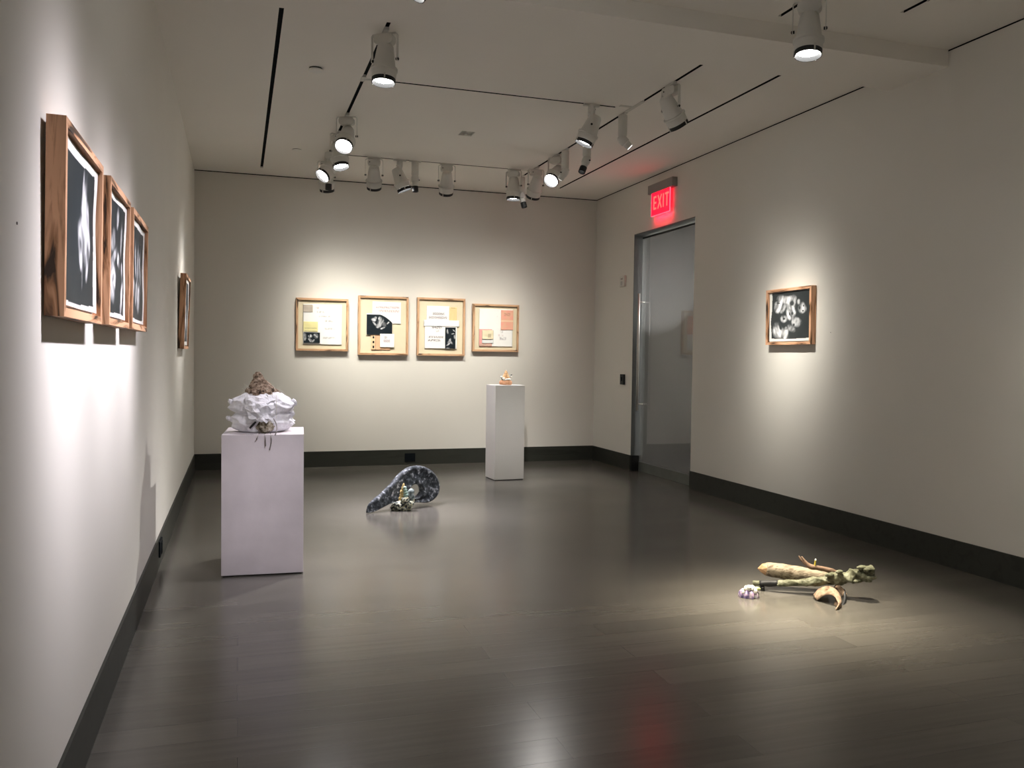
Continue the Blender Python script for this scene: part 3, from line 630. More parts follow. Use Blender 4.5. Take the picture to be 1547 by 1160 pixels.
t, add = collage(2.318, 2.992, 1.500, 2.293, 'back-wall collage with a white crossbar sheet and narrow black photograph, third from left')
f = F(88, 885, 85, 1062)
add('paper_sheet', f(622, 748, 235, 480), sheet((0.80, 0.58, 0.30), [(0.2, 0.8, 0.94, 0.99, (0.3, 0.2, 0.1), 0.7)], seed=7), 1, 24, 24)['label'] = 'tan wood-veneer sheet'
add('paper_sheet', f(243, 620, 220, 470), sheet(PW, [(0.25, 0.80, 0.38, 0.56, (0.38, 0.33, 0.36), 0.75), (0.08, 0.92, 0.12, 0.30, (0.45, 0.38, 0.42), 0.7)], seed=8), 1)
add('paper_sheet', f(198, 788, 460, 562), sheet((0.86, 0.86, 0.85), seed=9), 3, 30, 20)['label'] = 'white crossbar sheet'
add('paper_sheet', f(215, 752, 545, 940), sheet(PW, [(0.20, 0.54, 0.84, 0.98, (0.42, 0.38, 0.40), 0.65), (0.32, 0.46, 0.70, 0.82, GREY, 0.3), (0.08, 0.60, 0.44, 0.54, (0.5, 0.45, 0.47), 0.6), (0.08, 0.50, 0.30, 0.40, (0.40, 0.36, 0.38), 0.75)], seed=10), 2)
add('photo_print', f(552, 728, 575, 940), photo([(0.22, 0.80, 0.10, 0.14, 0.1, 0.6), (0.85, 0.84, 0.18, 0.03, -0.4, 0.7), (0.75, 0.70, 0.20, 0.03, 0.1, 0.8), (0.90, 0.55, 0.10, 0.12, 0.3, 0.7), (0.42, 0.36, 0.24, 0.10, 0.5, 0.85), (0.60, 0.28, 0.20, 0.07, -0.3, 0.8), (0.30, 0.20, 0.22, 0.05, 0.3, 0.95), (0.25, 0.02, 0.2, 0.04, 0, 0.8)], 51, (0, 0, 0, 0)), 4, 70, 110, 'print')['label'] = 'narrow black photograph'
t, add = collage(3.105, 3.780, 1.568, 2.232, 'back-wall collage with red and pink panels, farthest right above the thin plinth')
f = F(118, 1010, 95, 1035)
add('paper_sheet', f(243, 890, 190, 935), sheet(PW, [(0.62, 0.72, 0.36, 0.43, GREY, 0.5), (0.56, 0.74, 0.27, 0.34, PINK, 0.25), (0.60, 0.82, 0.18, 0.26, (0.55, 0.5, 0.55), 0.5), (0.48, 0.56, 0.78, 0.82, GREY, 0.12)], seed=12), 1)
def reds(U, V):
    s = 0.5+0.5*fbm(U, V*1.5, 2, 77)
    band = np.clip(1-np.abs(V-0.45)/0.06, 0, 1); out = []
    for a, b, c in ((0.80, 0.74, 0.82), (0.36, 0.44, 0.62), (0.28, 0.30, 0.42)): out.append((a*s+b*(1-s))*(1-band)+c*band)
    out = [o*(1-0.35*((np.abs(U-0.5) < 0.25) & (np.abs(V-0.78) < 0.08))*np.clip(0.5+fbm(U, V, 9, 4), 0, 1)) for o in out]
    return out
add('paper_sheet', f(660, 900, 205, 598), reds, 2, 50, 70)['label'] = 'red and peach printed panel'
add('paper_sheet', f(243, 490, 590, 935), sheet((0.78, 0.36, 0.33), [(0, 1, 0, 0.16, (0.74, 0.66, 0.48), 1.4)], seed=13), 2, 30, 30)['label'] = 'pink paper panel'
add('paper_sheet', f(298, 520, 615, 872), sheet((0.72, 0.74, 0.72), seed=14), 3, 30, 30)['label'] = 'pale grey card'
add('paper_sheet', f(298, 515, 612, 790), sheet((0.76, 0.68, 0.48), [(0.5, 0.8, 0.15, 0.6, (0.45, 0.35, 0.2), 0.5)], seed=15), 4, 40, 40, wave=0.006)['label'] = 'cream card'

# ------------------------------------------------------------------ small wall fittings
ex = thing('exit_sign', 'red lit EXIT sign hanging from a grey housing above the glass door', 'exit sign', (XR, 9.34, 3.55))
boxes('housing', [(-0.07, -0.0008, -0.315, 0.315, 0.01, 0.118)], M['sign_box'], ex, 0.002)
boxes('sign_panel', [(-0.052, -0.044, -0.225, 0.245, -0.27, 0.0095)], M['red'], ex)
boxes('panel_rim', [(-0.0535, -0.0425, -0.23, 0.25, -0.276, -0.2705), (-0.0535, -0.0425, -0.2305, -0.2255, -0.27, 0.0095), (-0.0535, -0.0425, 0.2455, 0.2505, -0.27, 0.0095)], M['red_edge'], ex)
for k, ch in enumerate('EXIT'):
    bm = bmesh.new(); x0 = [-0.19, -0.085, 0.055, 0.11][k]; x1 = [-0.115, 0.03, 0.08, 0.205][k]; z0, z1 = -0.20, -0.035; s = 0.024
    def bar(ax, az, bx, bz):
        n = Vector((bx-ax, 0, bz-az)).normalized(); q = Vector((-n.z, 0, n.x))*s/2
        vs = [bm.verts.new(Vector((px_, y_, pz_))+q*m_) for px_, pz_ in ((ax, az), (bx, bz)) for y_ in (0, 0.0016) for m_ in (-1, 1)]
        bmesh.ops.convex_hull(bm, input=vs)
    if ch == 'E':
        bar(x0+s/2, z0, x0+s/2, z1)
        for zz in (z0+s/2, (z0+z1)/2, z1-s/2): bar(x0, zz, x1, zz)
    if ch == 'X': bar(x0+s/2, z0, x1-s/2, z1); bar(x0+s/2, z1, x1-s/2, z0)
    if ch == 'I': bar((x0+x1)/2, z0, (x0+x1)/2, z1)
    if ch == 'T': bar((x0+x1)/2, z0, (x0+x1)/2, z1); bar(x0, z1-s/2, x1, z1-s/2)
    o = obj('letter', bm, M['letter'], ex, loc=(-0.054, 0.0, 0)); o.rotation_euler = (0, 0, -math.pi/2)
ld = bpy.data.lights.new('sign_glow', 'AREA'); ld.shape = 'RECTANGLE'; ld.size = 0.42; ld.size_y = 0.008; ld.energy = 1.1; ld.color = (1.0, 0.006, 0.03)
lo = bpy.data.objects.new('sign_glow', ld); C.objects.link(lo); lo.parent = ex; lo.location = (-0.048, 0.01, -0.278); lo.rotation_euler = (0, math.radians(-30), math.radians(90))
lo.rotation_euler = (Matrix.Rotation(math.radians(-30), 3, 'Y') @ Matrix.Rotation(math.radians(90), 3, 'Z')).to_euler()
al = thing('wall_alarm', 'small white alarm plate on the right wall left of the door', 'alarm', (XR, 10.45, 2.54))
boxes('plate', [(-0.035, -0.0008, -0.075, 0.075, -0.075, 0.075)], M['plastic'], al, 0.004)
boxes('strobe_window', [(-0.043, -0.0355, -0.03, 0.02, -0.055, 0.0)], plain('clear_grey', (0.5, 0.5, 0.48), 0.2), al, 0.002)
boxes('marking', [(-0.0362, -0.0354, -0.035+0.018*k, -0.025+0.018*k, 0.02, 0.045) for k in range(4)], M['twine'], al)
sw = thing('wall_switch', 'small dark control box on the right wall beside the door pull', 'switch', (XR, 10.41, 1.212))
boxes('cover', [(-0.03, -0.0008, -0.055, 0.055, -0.07, 0.07)], M['black'], sw, 0.004)
boxes('button', [(-0.034, -0.0305, -0.02, 0.02, -0.02, 0.03)], M['slot'], sw, 0.001)
ot = thing('floor_outlet', 'square black outlet in the baseboard of the back wall', 'outlet', (2.243, YB-B, 0.10))
boxes('plate', [(-0.073, 0.073, -0.006, -0.0005, -0.057, 0.057)], M['slot'], ot, 0.001)
boxes('socket', [(-0.05, -0.008, -0.009, -0.0065, -0.03, 0.03), (0.008, 0.05, -0.009, -0.0065, -0.03, 0.03)], M['slot'], ot)
ot = thing('wall_outlet', 'black outlet on the left baseboard beside the limewashed plinth', 'outlet', (XL+B, 6.33, 0.135))
boxes('plate', [(0.0005, 0.012, -0.09, 0.09, -0.055, 0.055)], M['slot'], ot, 0.002)
boxes('socket', [(0.0125, 0.018, -0.035, 0.035, -0.04, 0.04)], M['slot'], ot)
for k, (P, s) in enumerate([((XL+0.0008, 2.42, 1.82), 1), ((XR-0.0008, 6.22, 1.75), -1)]):
    bm = bmesh.new(); lathe(bm, [(0.004, -0.0006), (0.004, 0.0015), (0.002, 0.002)], 10, 'x', (0, 0, 0)); o = obj('nail', bm, M['twine'], loc=P)
    if s < 0: o.rotation_euler = (0, 0, math.pi)
    tag(o, ['tiny nail head on the left wall left of the near picture', 'tiny nail head on the right wall below right of the picture'][k], 'nail')

# ------------------------------------------------------------------ plinths
def plinth(name, w, d, h, loc, rz, mat, label, gap=0.008):
    t = thing(name, label, 'plinth', loc, rz)
    boxes('body', [(0, w, 0, d, gap, h)], M[mat], t, 0.002)
    boxes('recessed_base', [(0.01, w-0.01, 0.01, d-0.01, 0, gap-0.0002)], M['black'], t)
    return t
plinth('plinth', 0.533, 0.60, 0.954, (-0.107, 5.913, 0), math.atan2(5.877-5.913, 0.532), 'ped_wash', 'lilac-white limewashed plinth under the crumpled bundle')
plinth('plinth', 0.38, 0.33, 1.152, (2.946, 9.705, 0), 0.06, 'ped', 'tall narrow grey-white plinth near the back wall with a small ceramic')

# ------------------------------------------------------------------ crumpled bundle on the near plinth
mA = 0.00463
A = thing('bundle_sculpture', 'crumpled white cloth bundle with a rough brown cone, on the near plinth', 'sculpture', (0.160, 6.14, 0.9545), -0.03)
def pA(u, v, y=0.0): return Vector(((u-397)*mA, y, (656.5-v)*mA))
def folds(k, seed, amp):
    def fn(d):
        a = math.atan2(d.z, d.y); w_ = 1-abs(d.x)**2.2
        r = 1-abs(math.sin(a*k+3.5*noise.noise(Vector((d.x*1.6+seed, d.y, d.z)))+seed))
        r2 = 1-abs(math.sin(a*(k*2.3)+5*noise.noise(Vector((d.x*3+seed, d.z*2, d.y)))))
        return 1+amp*(r-0.5)*(0.4+0.6*abs(d.x))+amp*0.5*(r2-0.5)
    return fn
def cloth_lobe(name, c, r, seed, k, amp, sub=5):
    bm = bmesh.new(); lump(bm, c, r, 0.055, 2.6, seed, sub, True, folds(k, seed, amp)); return obj(name, bm, M['cloth'], A, True)
def cloth_body(name, prof, seed, k, amp):
    """gathered cloth: profile (half width, height), folds running around to the tied side corners"""
    P = catmull([(r, h, 0) for r, h in prof], 7); bm = bmesh.new(); S = 96; rows = []
    for i, p in enumerate(P):
        row = []
        for j in range(S):
            a = 2*math.pi*j/S; ca, sa = math.cos(a), math.sin(a); side = abs(ca)**1.5
            q = Vector((ca*1.3+seed, sa*1.3, p.y*9)); r = p.x
            z = p.y+0.014*noise.noise(q*1.3)*(1-side*0.5)
            fold = 1-2*abs(math.sin(z*k+2.2*noise.noise(Vector((ca*2+seed, sa*2, z*6)))+a*0.6))
            cr = (1-2*abs(noise.noise(Vector((ca*2.4+seed, sa*2.4, z*16)))))*0.7+(1-2*abs(noise.noise(Vector((ca*5+seed, sa*5, z*30)))))*0.45
            fx = 1+amp*0.7*fold*(0.35+0.65*side)+amp*0.9*cr+0.02*noise.noise(Vector((ca*9, sa*9, z*60+seed)))
            row.append(bm.verts.new((ca*r*fx*(1+0.04*side), sa*r*0.80*fx, max(z, 0.001))))
        rows.append(row)
    for a_, b_ in zip(rows, rows[1:]):
        for j in range(S): bm.faces.new((a_[j], a_[(j+1) % S], b_[(j+1) % S], b_[j]))
    bm.faces.new(rows[0][::-1]); bm.faces.new(rows[-1])
    return obj(name, bm, M['cloth'], A, True)
cloth_body('lower_cloth', [(0.12, 0.001), (0.165, 0.018), (0.188, 0.055), (0.194, 0.085), (0.180, 0.118), (0.14, 0.140)], 2, 52, 0.085)
cloth_body('upper_cloth', [(0.15, 0.118), (0.185, 0.145), (0.201, 0.172), (0.198, 0.198), (0.180, 0.222), (0.150, 0.245), (0.118, 0.268), (0.085, 0.283), (0.03, 0.285)], 5, 46, 0.085)
# crumpled front flap
bm = bmesh.new(); n = 10; g = []; rj = random.Random(4)
for j in range(n):
    row = []
    for i in range(n):
        u, v = i/(n-1)*2-1, j/(n-1)*2-1
        x = 0.098*u*(1-0.18*max(0, -v))+0.012*(v < 0)*abs(v); z = 0.182+0.078*v-0.026*(1-abs(u-0.3))*(v < 0)*abs(v)
        cr = abs(noise.noise(Vector((u*1.5+3, v*1.5, 1))))*0.075+abs(noise.noise(Vector((u*3.4+3, v*3.4, 7))))*0.03
        y = -0.190-0.045*(1-u*u)*(1-0.5*v*v)+cr+max(0, v)**2*0.05-0.03*max(0, -v)
        jx, jz = (rj.uniform(-0.008, 0.008), rj.uniform(-0.007, 0.007)); row.append(bm.verts.new((x-0.015+jx, y+rj.uniform(-0.006, 0.006), z+jz)))
    g.append(row)
for j in range(n-1):
    for i in range(n-1):
        q = (g[j][i], g[j][i+1], g[j+1][i+1], g[j+1][i]); k = rj.randrange(2)
        bm.faces.new((q[k], q[k+1], q[k+2])); bm.faces.new((q[k], q[k+2], q[(k+3) % 4]))
o = obj('front_flap', bm, M['cloth'], A, False); s = o.modifiers.new('t', 'SOLIDIFY'); s.thickness = 0.004
for (u, v, r, sd) in [(352.5, 612, 0.020, 1), (443, 611.5, 0.022, 2), (349.5, 636, 0.016, 3), (440, 628, 0.020, 4)]:
    p = pA(u, v, -0.02); bm = bmesh.new(); inw = 1 if u < 397 else -1
    tube(bm, [p+Vector((0.05*inw, 0.02, 0)), p+Vector((0.02*inw, 0, 0)), p+Vector((-0.004*inw, 0, 0)), p+Vector((-0.016*inw, 0, 0.006*(-1)**sd))], [r*1.2, r*0.55, r*1.0, r*0.5], 12, 5, lambda q, a, b: 1+0.5*abs(noise.noise(q*70)))
    obj('cloth_knot', bm, M['cloth'], A)
# cone
bm = bmesh.new(); prof = [(0.108, 0.255), (0.102, 0.275), (0.086, 0.303), (0.060, 0.335), (0.038, 0.362), (0.026, 0.386), (0.019, 0.407), (0.008, 0.415)]
pr = catmull([(r, h, 0) for r, h in prof], 5); R = lathe(bm, [(max(p.x, 0.002), p.y) for p in pr], 56)
for ring in R:
    for v in ring:
        z = v.co.z; k = noise.fractal(v.co*32, 0.6, 2.2, 4)*0.014+noise.noise(v.co*14)*0.010; d = Vector((v.co.x, v.co.y, 0)).normalized(); v.co += d*k
        v.co.x += 0.020*max(0, 1-(z-0.26)/0.09)*max(0, min(1, v.co.x*20))-0.034+(0.415-z)*0.17; v.co.z += abs(noise.noise(v.co*20))*0.006
obj('rough_cone', bm, M['clod'], A, True)
bm = bmesh.new(); lump(bm, (0.020, -0.130, 0.052), (0.054, 0.046, 0.044), 0.20, 4, 3, 4, True); obj('fibre_lump', bm, M['mossy'], A, True)
bm = bmesh.new(); p0, p1 = pA(388, 639, -0.172), pA(379.5, 648.5, -0.172); tube(bm, [p0, (p0+p1)/2, p1], [0.006, 0.008, 0.006], 8, 3); obj('black_peg', bm, M['black'], A)
for k, pts in enumerate([[(413, 634, -0.2), (417, 642, -0.22), (417.5, 650, -0.245), (415, 658, -0.255)], [(393, 655, -0.19), (391, 660, -0.262), (389, 663, -0.264)],
                         [(401, 656, -0.2), (401.5, 660, -0.262), (402, 673, -0.262)], [(408.5, 655, -0.2), (409.8, 662, -0.262), (410, 667, -0.262), (407.5, 679, -0.262)]]):
    bm = bmesh.new(); q = [pA(*a) for a in pts]
    if k: q[1].z = max(q[1].z, -0.02)
    tube(bm, q, [0.0035]*len(q), 8, 5); obj('twine_strand', bm, M['twine'], A, True)
for k, (a, b) in enumerate([((372, 595), (371, 583)), ((376, 591), (370.5, 583.5)), ((378, 590), (374, 586)), ((371, 594), (365, 603)), ((418, 592), (417.5, 582.5)), ((419, 591), (424, 585.5)), ((420, 592), (431, 601)), ((415, 592), (411, 585)), ((404, 597), (402, 592)), ((416.5, 600), (416.8, 634)), ((370, 593), (367, 591))]):
    bm = bmesh.new(); y = -0.06-0.01*(k % 3) if k != 9 else -0.20
    p, q = pA(*a, y), pA(*b, y-0.01); tube(bm, [p, (p+q)/2+Vector((0.002, 0, 0.003)), q], [0.0018, 0.0014, 0.0008], 6, 4); obj('fibre', bm, M['petal'], A)

# ------------------------------------------------------------------ black looped sculpture on the floor
BP = Vector((1.136, 7.95)); BQ = Vector((2.02, 8.42)); bd = (BQ-BP).normalized(); bn = Vector((bd.y, -bd.x))   # bn points to the viewer
Bq = thing('loop_sculpture', 'dark charcoal loop-shaped sculpture with a long beak resting on the floor', 'sculpture', (BP.x, BP.y, 0), math.atan2(bd.y, bd.x))
def onB(u, v):
    d = AF+(u-IW/2)/FPX*AR-(v-IH/2)/FPX*AU; o = Vector((0, 0, EYE)); n3 = Vector((bn.x, bn.y, 0))
    t = (Vector((BP.x, BP.y, 0))-o).dot(n3)/d.dot(n3); p = o+t*d
    return (Vector((p.x, p.y))-BP).dot(bd), p.z
def cB(x, y): return onB(530+x/9.67, 680+y/9.67)
outer = [(190, 925), (215, 820), (290, 730), (400, 645), (490, 560), (590, 470), (665, 385), (730, 318), (800, 262), (870, 228), (940, 214), (1020, 216), (1095, 235), (1165, 268), (1220, 320), (1262, 375), (1290, 440), (1306, 510), (1295, 600), (1262, 670), (1215, 720), (1150, 758), (1080, 772), (1000, 768), (910, 765), (820, 765), (720, 762), (610, 775), (500, 802), (400, 838), (310, 880), (240, 925), (205, 945)]
op = [cB(*p) for p in outer]; op = [(p.x, p.y) for p in catmull([(a, b, 0) for a, b in op+[op[0]]], 3)][:-1]
hc = cB(935, 600); inner = []
for a, b in op:
    # hole boundary point for every outline point, by direction; over the beak it is the hole's left tip
    ang = math.atan2(b-hc[1], a-hc[0]); rx, rz = 0.066, 0.062
    inner.append((hc[0]+rx*math.cos(ang), hc[1]+rz*math.sin(ang)))
NB = len(op); bm = bmesh.new(); MS = 9
def bth(a): return 0.022+0.030*min(1, max(0, a/0.5))       # half thickness grows from beak to loop
def bvert(k, s, side):
    a0, z0 = op[k]; a1, z1 = inner[k]; a, z = a0+(a1-a0)*s, z0+(z1-z0)*s
    th = bth(a); edge = max(0.0, 1-(2*min(s, 1-s)*4)); prof = math.sqrt(max(0, 1-(1-min(1, min(s, 1-s)*6))**2))
    dish = 0.045*math.sin(math.pi*min(1, s*1.0))*min(1, max(0, (a-0.15)/0.3))     # front hollow
    y = (-(th*prof)+dish*0.9) if side == 0 else (th*prof+dish*0.9)
    nz = noise.fractal(Vector((a*22, z*22, side)), 0.6, 2, 3)*0.004*prof+noise.noise(Vector((a*7, z*7, side+4)))*0.008*prof
    y += nz; e = 0.003*noise.noise(Vector((a*40, z*40, 2)))
    return bm.verts.new((a+e, y, max(z+e, 0.003)))
fr = [[bvert(k, j/(MS-1), 0) for j in range(MS)] for k in range(NB)]
bk = [[fr[k][0]]+[bvert(k, j/(MS-1), 1) for j in range(1, MS-1)]+[fr[k][-1]] for k in range(NB)]
for G in (fr, bk):
    for k in range(NB):
        for j in range(MS-1):
            try: bm.faces.new((G[k][j], G[(k+1) % NB][j], G[(k+1) % NB][j+1], G[k][j+1]))
            except ValueError: pass
o = obj('looped_body', bm, M['charred'], Bq, True); ss = o.modifiers.new('s', 'SUBSURF'); ss.levels = 1; ss.render_levels = 1
gl = thing('glazed_cluster', 'small cream, green and black glazed ceramic cluster leaning in front of the dark loop', 'sculpture', tuple(at(609, 771, 2, 0)), -0.18)
mB = 0.0063
def pG(x, y, d=0): u, v = 530+x/9.67, 680+y/9.67; return Vector(((u-609)*mB, d, (772.5-v)*mB))
bm = bmesh.new()
for k, (x, y, r) in enumerate([(640, 855, 0.028), (700, 815, 0.032), (700, 870, 0.026), (770, 860, 0.024), (830, 840, 0.03), (860, 790, 0.026), (740, 780, 0.028), (800, 745, 0.03), (880, 745, 0.024), (650, 800, 0.018)]):
    p = pG(x, y, 0.015*(-1)**k); p.z = max(p.z, r*0.92); lump(bm, p, (r*1.15, r, r), 0.35, 3, k, 3, True)
obj('glazed_base', bm, M['glaze'], gl, True)
bm = bmesh.new()
for k, (x, y) in enumerate([(745, 715), (752, 665), (750, 615), (765, 565), (772, 525)]): lump(bm, pG(x-4, y+8, 0.008), (0.029-k*0.004, 0.022, 0.030), 0.1, 3, k, 3)
obj('ochre_spire', bm, M['gold'], gl, True)
bm = bmesh.new()
for k, (x, y) in enumerate([(800, 690), (802, 650), (800, 612), (796, 575), (788, 540)]): lump(bm, pG(x-2, y+10, -0.014), (0.029-k*0.003, 0.016, 0.013), 0.15, 3, k+9, 3)
obj('mint_ribs', bm, M['mint'], gl, True)
bm = bmesh.new()
for k, (x, y, r) in enumerate([(880, 620, 0.026), (870, 665, 0.028), (885, 700, 0.026)]): lump(bm, pG(x, y, 0.01), (r, r, r), 0.25, 3, k+20, 3, True)
obj('grey_knuckle', bm, speckle('grey_green_glaze', [(0.4, (0.06, 0.08, 0.08)), (0.5, (0.26, 0.32, 0.31)), (0.65, (0.55, 0.6, 0.6))], 34, 0.35, 0.3), gl, True)

# ------------------------------------------------------------------ driftwood assemblage on the floor at right
YD = 4.50
D0 = at(1215, 905, 1, YD); D0.z = 0
rzD = -0.60
Dt = thing('driftwood_sculpture', 'assemblage of pale log, olive knotted branch, brown twig and bark on the floor', 'sculpture', (D0.x, YD, 0), 0)
e_r = Vector((math.cos(rzD), math.sin(rzD), 0)); e_n = Vector((-e_r.y, e_r.x, 0))   # e_r across the view, e_n away from the viewer
def pD(x, y, d=0.0):
    """crop coordinates to local metres on a plane across the view, d metres behind it"""
    u, v = 1090+x/5.73, 820+y/5.73
    dd = AF+(u-IW/2)/FPX*AR-(v-IH/2)/FPX*AU; o = Vector((0, 0, EYE)); P0 = Vector((D0.x, YD, 0))+e_n*d
    t = (P0-o).dot(e_n)/dd.dot(e_n); return o+t*dd-Vector((D0.x, YD, 0))
r5 = 0.0037/5.73*1.0
# log with carved end
bm = bmesh.new(); c0, c1 = pD(385, 225, 0.10), pD(930, 312, 0.15)
tube(bm, [c0, c0.lerp(c1, 0.33), c0.lerp(c1, 0.66), c1], [68*r5, 77*r5, 74*r5, 60*r5], 26, 10, lambda q, a, b: 1+0.10*noise.noise(q*22)+0.05*abs(noise.noise(Vector((q.x*15, q.y*90, q.z*90)))))
lo_ = obj('pale_log', bm, M['log'], Dt, True)
bm = bmesh.new(); ax = (c0-c1).normalized(); tip = c0+ax*0.055+Vector((0, 0, -0.006)); s = ax.cross(Vector((0, 0, 1))).normalized(); uu = s.cross(ax)
ring = [bm.verts.new(c0-ax*0.01+(s*math.cos(a)+uu*math.sin(a))*71*r5*(1+0.05*math.cos(3*a))) for a in [2*math.pi*k/7 for k in range(7)]]
mid = [bm.verts.new(c0+ax*0.028+(s*math.cos(a)+uu*math.sin(a))*46*r5) for a in [2*math.pi*k/7+0.4 for k in range(7)]]
tp = bm.verts.new(tip)
bmesh.ops.convex_hull(bm, input=ring+mid+[tp]); obj('carved_end', bm, M['cut'], lo_)
# olive branch
def knots(q, a, b):
    sp = (1-abs(math.sin(b*1.0+a*15+2*noise.noise(q*9))))**1.5*0.38+(1-abs(math.sin(b-a*11+1+2*noise.noise(q*12))))**2*0.18
    rg = (1-2*abs(noise.noise(Vector((q.x*34, q.y*34, q.z*34)))))
    return 0.84+sp*(0.6+0.7*a)+0.12*rg+0.10*noise.noise(q*75)
bm = bmesh.new(); pts = [(480, 354, 26), (560, 350, 33), (650, 346, 34), (740, 341, 36), (830, 333, 40), (920, 320, 46), (1000, 311, 50), (1080, 298, 53), (1160, 282, 60), (1230, 268, 68), (1285, 262, 66), (1322, 264, 40)]
tube(bm, [pD(x, y, 0.02) for x, y, r in pts], [r*r5 for x, y, r in pts], 40, 14, knots)
for x, y, r, sd in [(1215, 215, 24, 1), (1275, 232, 28, 2), (1180, 330, 20, 5), (1020, 250, 18, 6), (935, 278, 22, 7), (1295, 300, 24, 4)]:
    lump(bm, pD(x, y, -0.015), (r*r5*1.8, r*r5*1.1, r*r5*0.8), 0.3, 2.4, sd, 3, True)
br = obj('olive_branch', bm, M['branch'], Dt, True)
bm = bmesh.new(); tube(bm, [pD(270, 348, 0.03), pD(335, 350, 0.03)], [27*r5, 25*r5], 16, 3, lambda q, a, b: 1+0.08*noise.noise(q*40)); obj('pale_end_cap', bm, M['branch'], br, True)
bm = bmesh.new(); tube(bm, [pD(330, 352, 0.03), pD(400, 350, 0.03), pD(490, 348, 0.02)], [30*r5, 32*r5, 26*r5], 14, 4, lambda q, a, b: 1+0.2*noise.noise(q*30))
tube(bm, [pD(352, 380, 0.02), pD(358, 415, 0.02), pD(362, 446, 0.02)], [20*r5, 17*r5, 20*r5], 12, 4, lambda q, a, b: 1+0.25*noise.noise(q*50))
obj('black_foot', bm, M['black'], br, True)
# twig
bm = bmesh.new(); tube(bm, [pD(1000, 262, 0.08), pD(940, 240, 0.07), pD(850, 218, 0.06), pD(770, 205, 0.05), pD(725, 165, 0.05), pD(692, 118, 0.05)], [v*r5 for v in (26, 27, 24, 24, 17, 7)], 14, 6, lambda q, a, b: 1+0.2*noise.noise(q*40))
tube(bm, [pD(770, 205, 0.05), pD(720, 175, 0.05), pD(685, 140, 0.05), pD(668, 112, 0.05)], [v*r5 for v in (20, 15, 11, 6)], 12, 5, lambda q, a, b: 1+0.2*noise.noise(q*40))
tw = obj('brown_twig', bm, M['twig'], Dt, True)
bm = bmesh.new(); tube(bm, [pD(806, 205, 0.05), pD(811, 165, 0.05), pD(814, 152, 0.05)], [9*r5, 8*r5, 8*r5], 10, 2); yl = obj('yellow_stub', bm, M['yellow'], tw)
bm = bmesh.new(); tube(bm, [pD(814, 151, 0.05), pD(815, 138, 0.05)], [10*r5, 7*r5], 10, 2); obj('white_tip', bm, M['petal'], yl)
# curved bark shell (arched, open below) and second piece
def shell(path, w0, d0, bend, name, mat, th=0.006):
    bm = bmesh.new(); P = catmull(path, 6); rows = []
    for i, p in enumerate(P):
        t = (P[min(i+1, len(P)-1)]-P[max(i-1, 0)]).normalized(); n = t.cross(e_n).normalized(); row = []
        f = i/(len(P)-1); hw = w0*(0.75+0.5*math.sin(math.pi*f))
        for k in range(11):
            s = k/10*2-1; q = p+e_n*(s*hw)+n*(-bend*s*s)+e_r*(0.005*noise.noise(Vector((f*5, s*3, 1))))+Vector((0, 0, 0.004*noise.noise(Vector((f*9, s*7, 3)))))
            row.append(bm.verts.new(q))
        rows.append(row)
    for a, b in zip(rows, rows[1:]):
        for k in range(10): bm.faces.new((a[k], a[k+1], b[k+1], b[k]))
    o = obj(name, bm, mat, Dt, True); m = o.modifiers.new('t', 'SOLIDIFY'); m.thickness = th; m.offset = 0; return o
shell([pD(798, 455, -0.06), pD(850, 405, -0.06), pD(930, 385, -0.08), pD(1000, 420, -0.11), pD(1035, 495, -0.17), pD(1010, 578, -0.225)], 0.075, 0, 0.022, 'bark_shell', [M['bark']])
bm = bmesh.new(); tube(bm, [pD(985, 372, 0.0), pD(1030, 405, 0.0), pD(1060, 450, -0.02), pD(1085, 440, -0.02)], [20*r5, 30*r5, 24*r5, 8*r5], 14, 5, lambda q, a, b: 1+0.25*noise.noise(q*36)); obj('bark_stub', bm, M['bark'], Dt, True)
bm = bmesh.new(); tube(bm, [pD(1060, 400, 0.0), pD(1068, 470, -0.05), pD(1050, 540, -0.14), pD(1012, 586, -0.215)], [10*r5, 15*r5, 14*r5, 8*r5], 10, 4, lambda q, a, b: 1+0.3*noise.noise(q*40)); obj('dark_prop', bm, M['black'], Dt, True)
# lilac shell beside it
P = at(1131, 902, 2, 0)
ls = thing('ceramic_shell', 'small lilac and white ruffled ceramic piece at the left end of the driftwood', 'sculpture', (P.x, P.y, 0), -0.5)
bm = bmesh.new(); n = 22; g = []
for j in range(n):
    row = []
    for i in range(n*2):
        a = math.pi*2*i/(n*2); f = j/(n-1); rr = 0.058*math.sin(f*math.pi/2)*(1+0.16*math.sin(a*9)*f); z = 0.058*math.cos(f*math.pi/2)**0.8*(1+0.18*math.sin(a*9)*f)+0.012*noise.noise(Vector((a, f*5, 2)))*(1-f)
        row.append(bm.verts.new((rr*math.cos(a), rr*0.75*math.sin(a), max(z, 0.0)+0.002)))
    g.append(row)
for j in range(n-1):
    for i in range(n*2): bm.faces.new((g[j][i], g[j][(i+1) % (n*2)], g[j+1][(i+1) % (n*2)], g[j+1][i]))
obj('ruffled_body', bm, M['lilac'], ls, True)
bm = bmesh.new()
for k, (x, y, z, r) in enumerate([(0.020, -0.01, 0.058, 0.014), (-0.015, -0.012, 0.056, 0.013), (0.035, -0.015, 0.045, 0.012), (0.0, -0.02, 0.064, 0.012), (-0.034, -0.012, 0.034, 0.012)]): lump(bm, (x, y, z), (r, r, r*1.2), 0.4, 3, k, 3, True)
obj('white_ruffle', bm, M['petal'], ls, True)
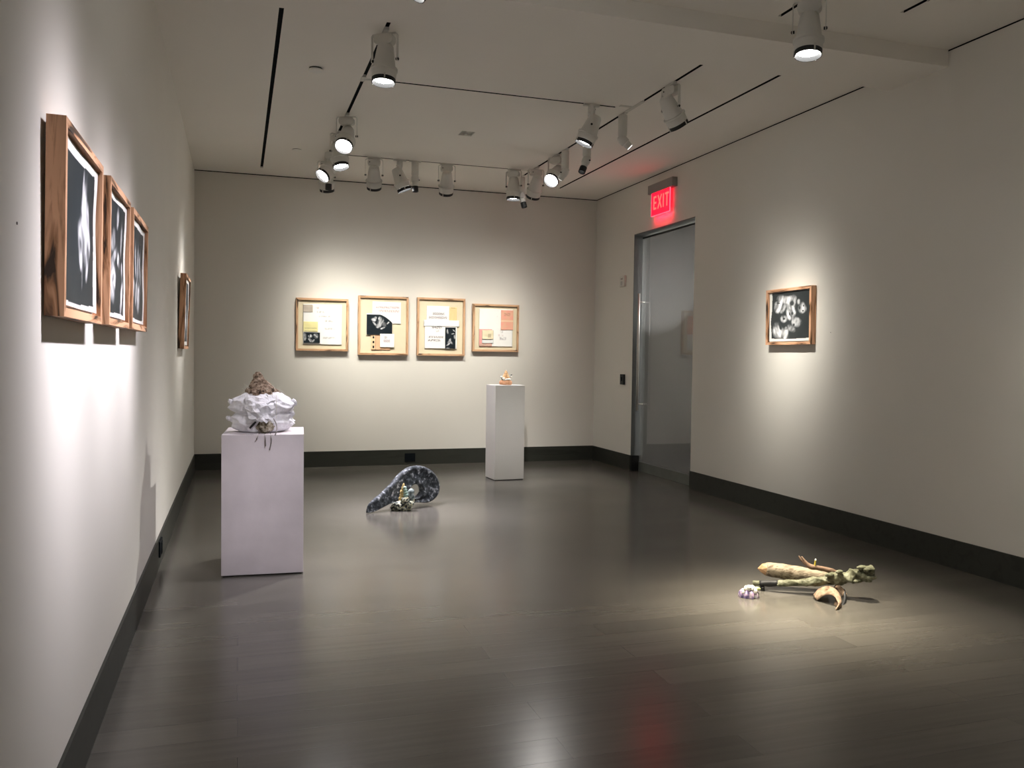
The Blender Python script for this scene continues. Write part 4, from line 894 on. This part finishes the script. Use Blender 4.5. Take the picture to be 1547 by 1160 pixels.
bm = bmesh.new(); lump(bm, (0.052, 0.0, 0.058), (0.020, 0.014, 0.011), 0.15, 3, 3, 3); obj('green_bud', bm, plain('lime_glaze', (0.50, 0.58, 0.22), 0.4), ls, True)

# ------------------------------------------------------------------ small ceramic on the far plinth
mD = 0.0081
T = thing('ceramic_cone', 'tiny terracotta and cream ceramic cone on the tall narrow plinth', 'sculpture', (3.128, 9.875, 1.1525), 0.0)
def pT(x, y, d=0): u, v = 720+x/17.19, 550+y/17.19; return Vector(((u-763.5)*mD, d, max((580.3-v)*mD, 0)))
bm = bmesh.new(); lathe(bm, [(0.05, 0.0), (0.075, 0.004), (0.084, 0.025), (0.078, 0.048), (0.055, 0.062)], 40)
for v in bm.verts:
    a = math.atan2(v.co.y, v.co.x); k = 1-0.16*abs(math.cos(a*2.5+0.6))**6; v.co.x *= k; v.co.y *= k*0.9
obj('lobed_base', bm, M['terra'], T, True)
bm = bmesh.new(); lathe(bm, [(0.056, 0.06), (0.05, 0.085), (0.036, 0.115), (0.022, 0.145), (0.012, 0.168), (0.005, 0.178)], 32)
for v in bm.verts: v.co += v.co.normalized()*0.006*noise.noise(v.co*60)
obj('lattice_cone', bm, M['peach'], T, True)
bm = bmesh.new()
for k, (x, y, r) in enumerate([(612, 315, 0.013), (655, 365, 0.014), (690, 385, 0.013), (735, 378, 0.012), (775, 370, 0.012), (815, 375, 0.011), (876, 305, 0.012), (660, 350, 0.012)]):
    lump(bm, pT(x, y, -0.045 if 640 < x < 850 else -0.02), (r, r, r*0.9), 0.3, 3, k, 3, True)
obj('cream_petals', bm, M['petal'], T, True)
for pts in ([(858, 285, -0.02), (880, 265, -0.02), (905, 243, -0.02)], [(600, 345, -0.03), (622, 372, -0.045), (632, 395, -0.05)]):
    bm = bmesh.new(); q = [pT(*p) for p in pts]; tube(bm, q, [0.003, 0.009, 0.002], 8, 4); obj('dark_leaf', bm, plain('dark_leaf_glaze', (0.05, 0.06, 0.045), 0.4), T, True)
bm = bmesh.new(); lump(bm, pT(758, 148), (0.006, 0.006, 0.008), 0.1, 3, 1, 2); obj('pale_tip', bm, M['petal'], T, True)
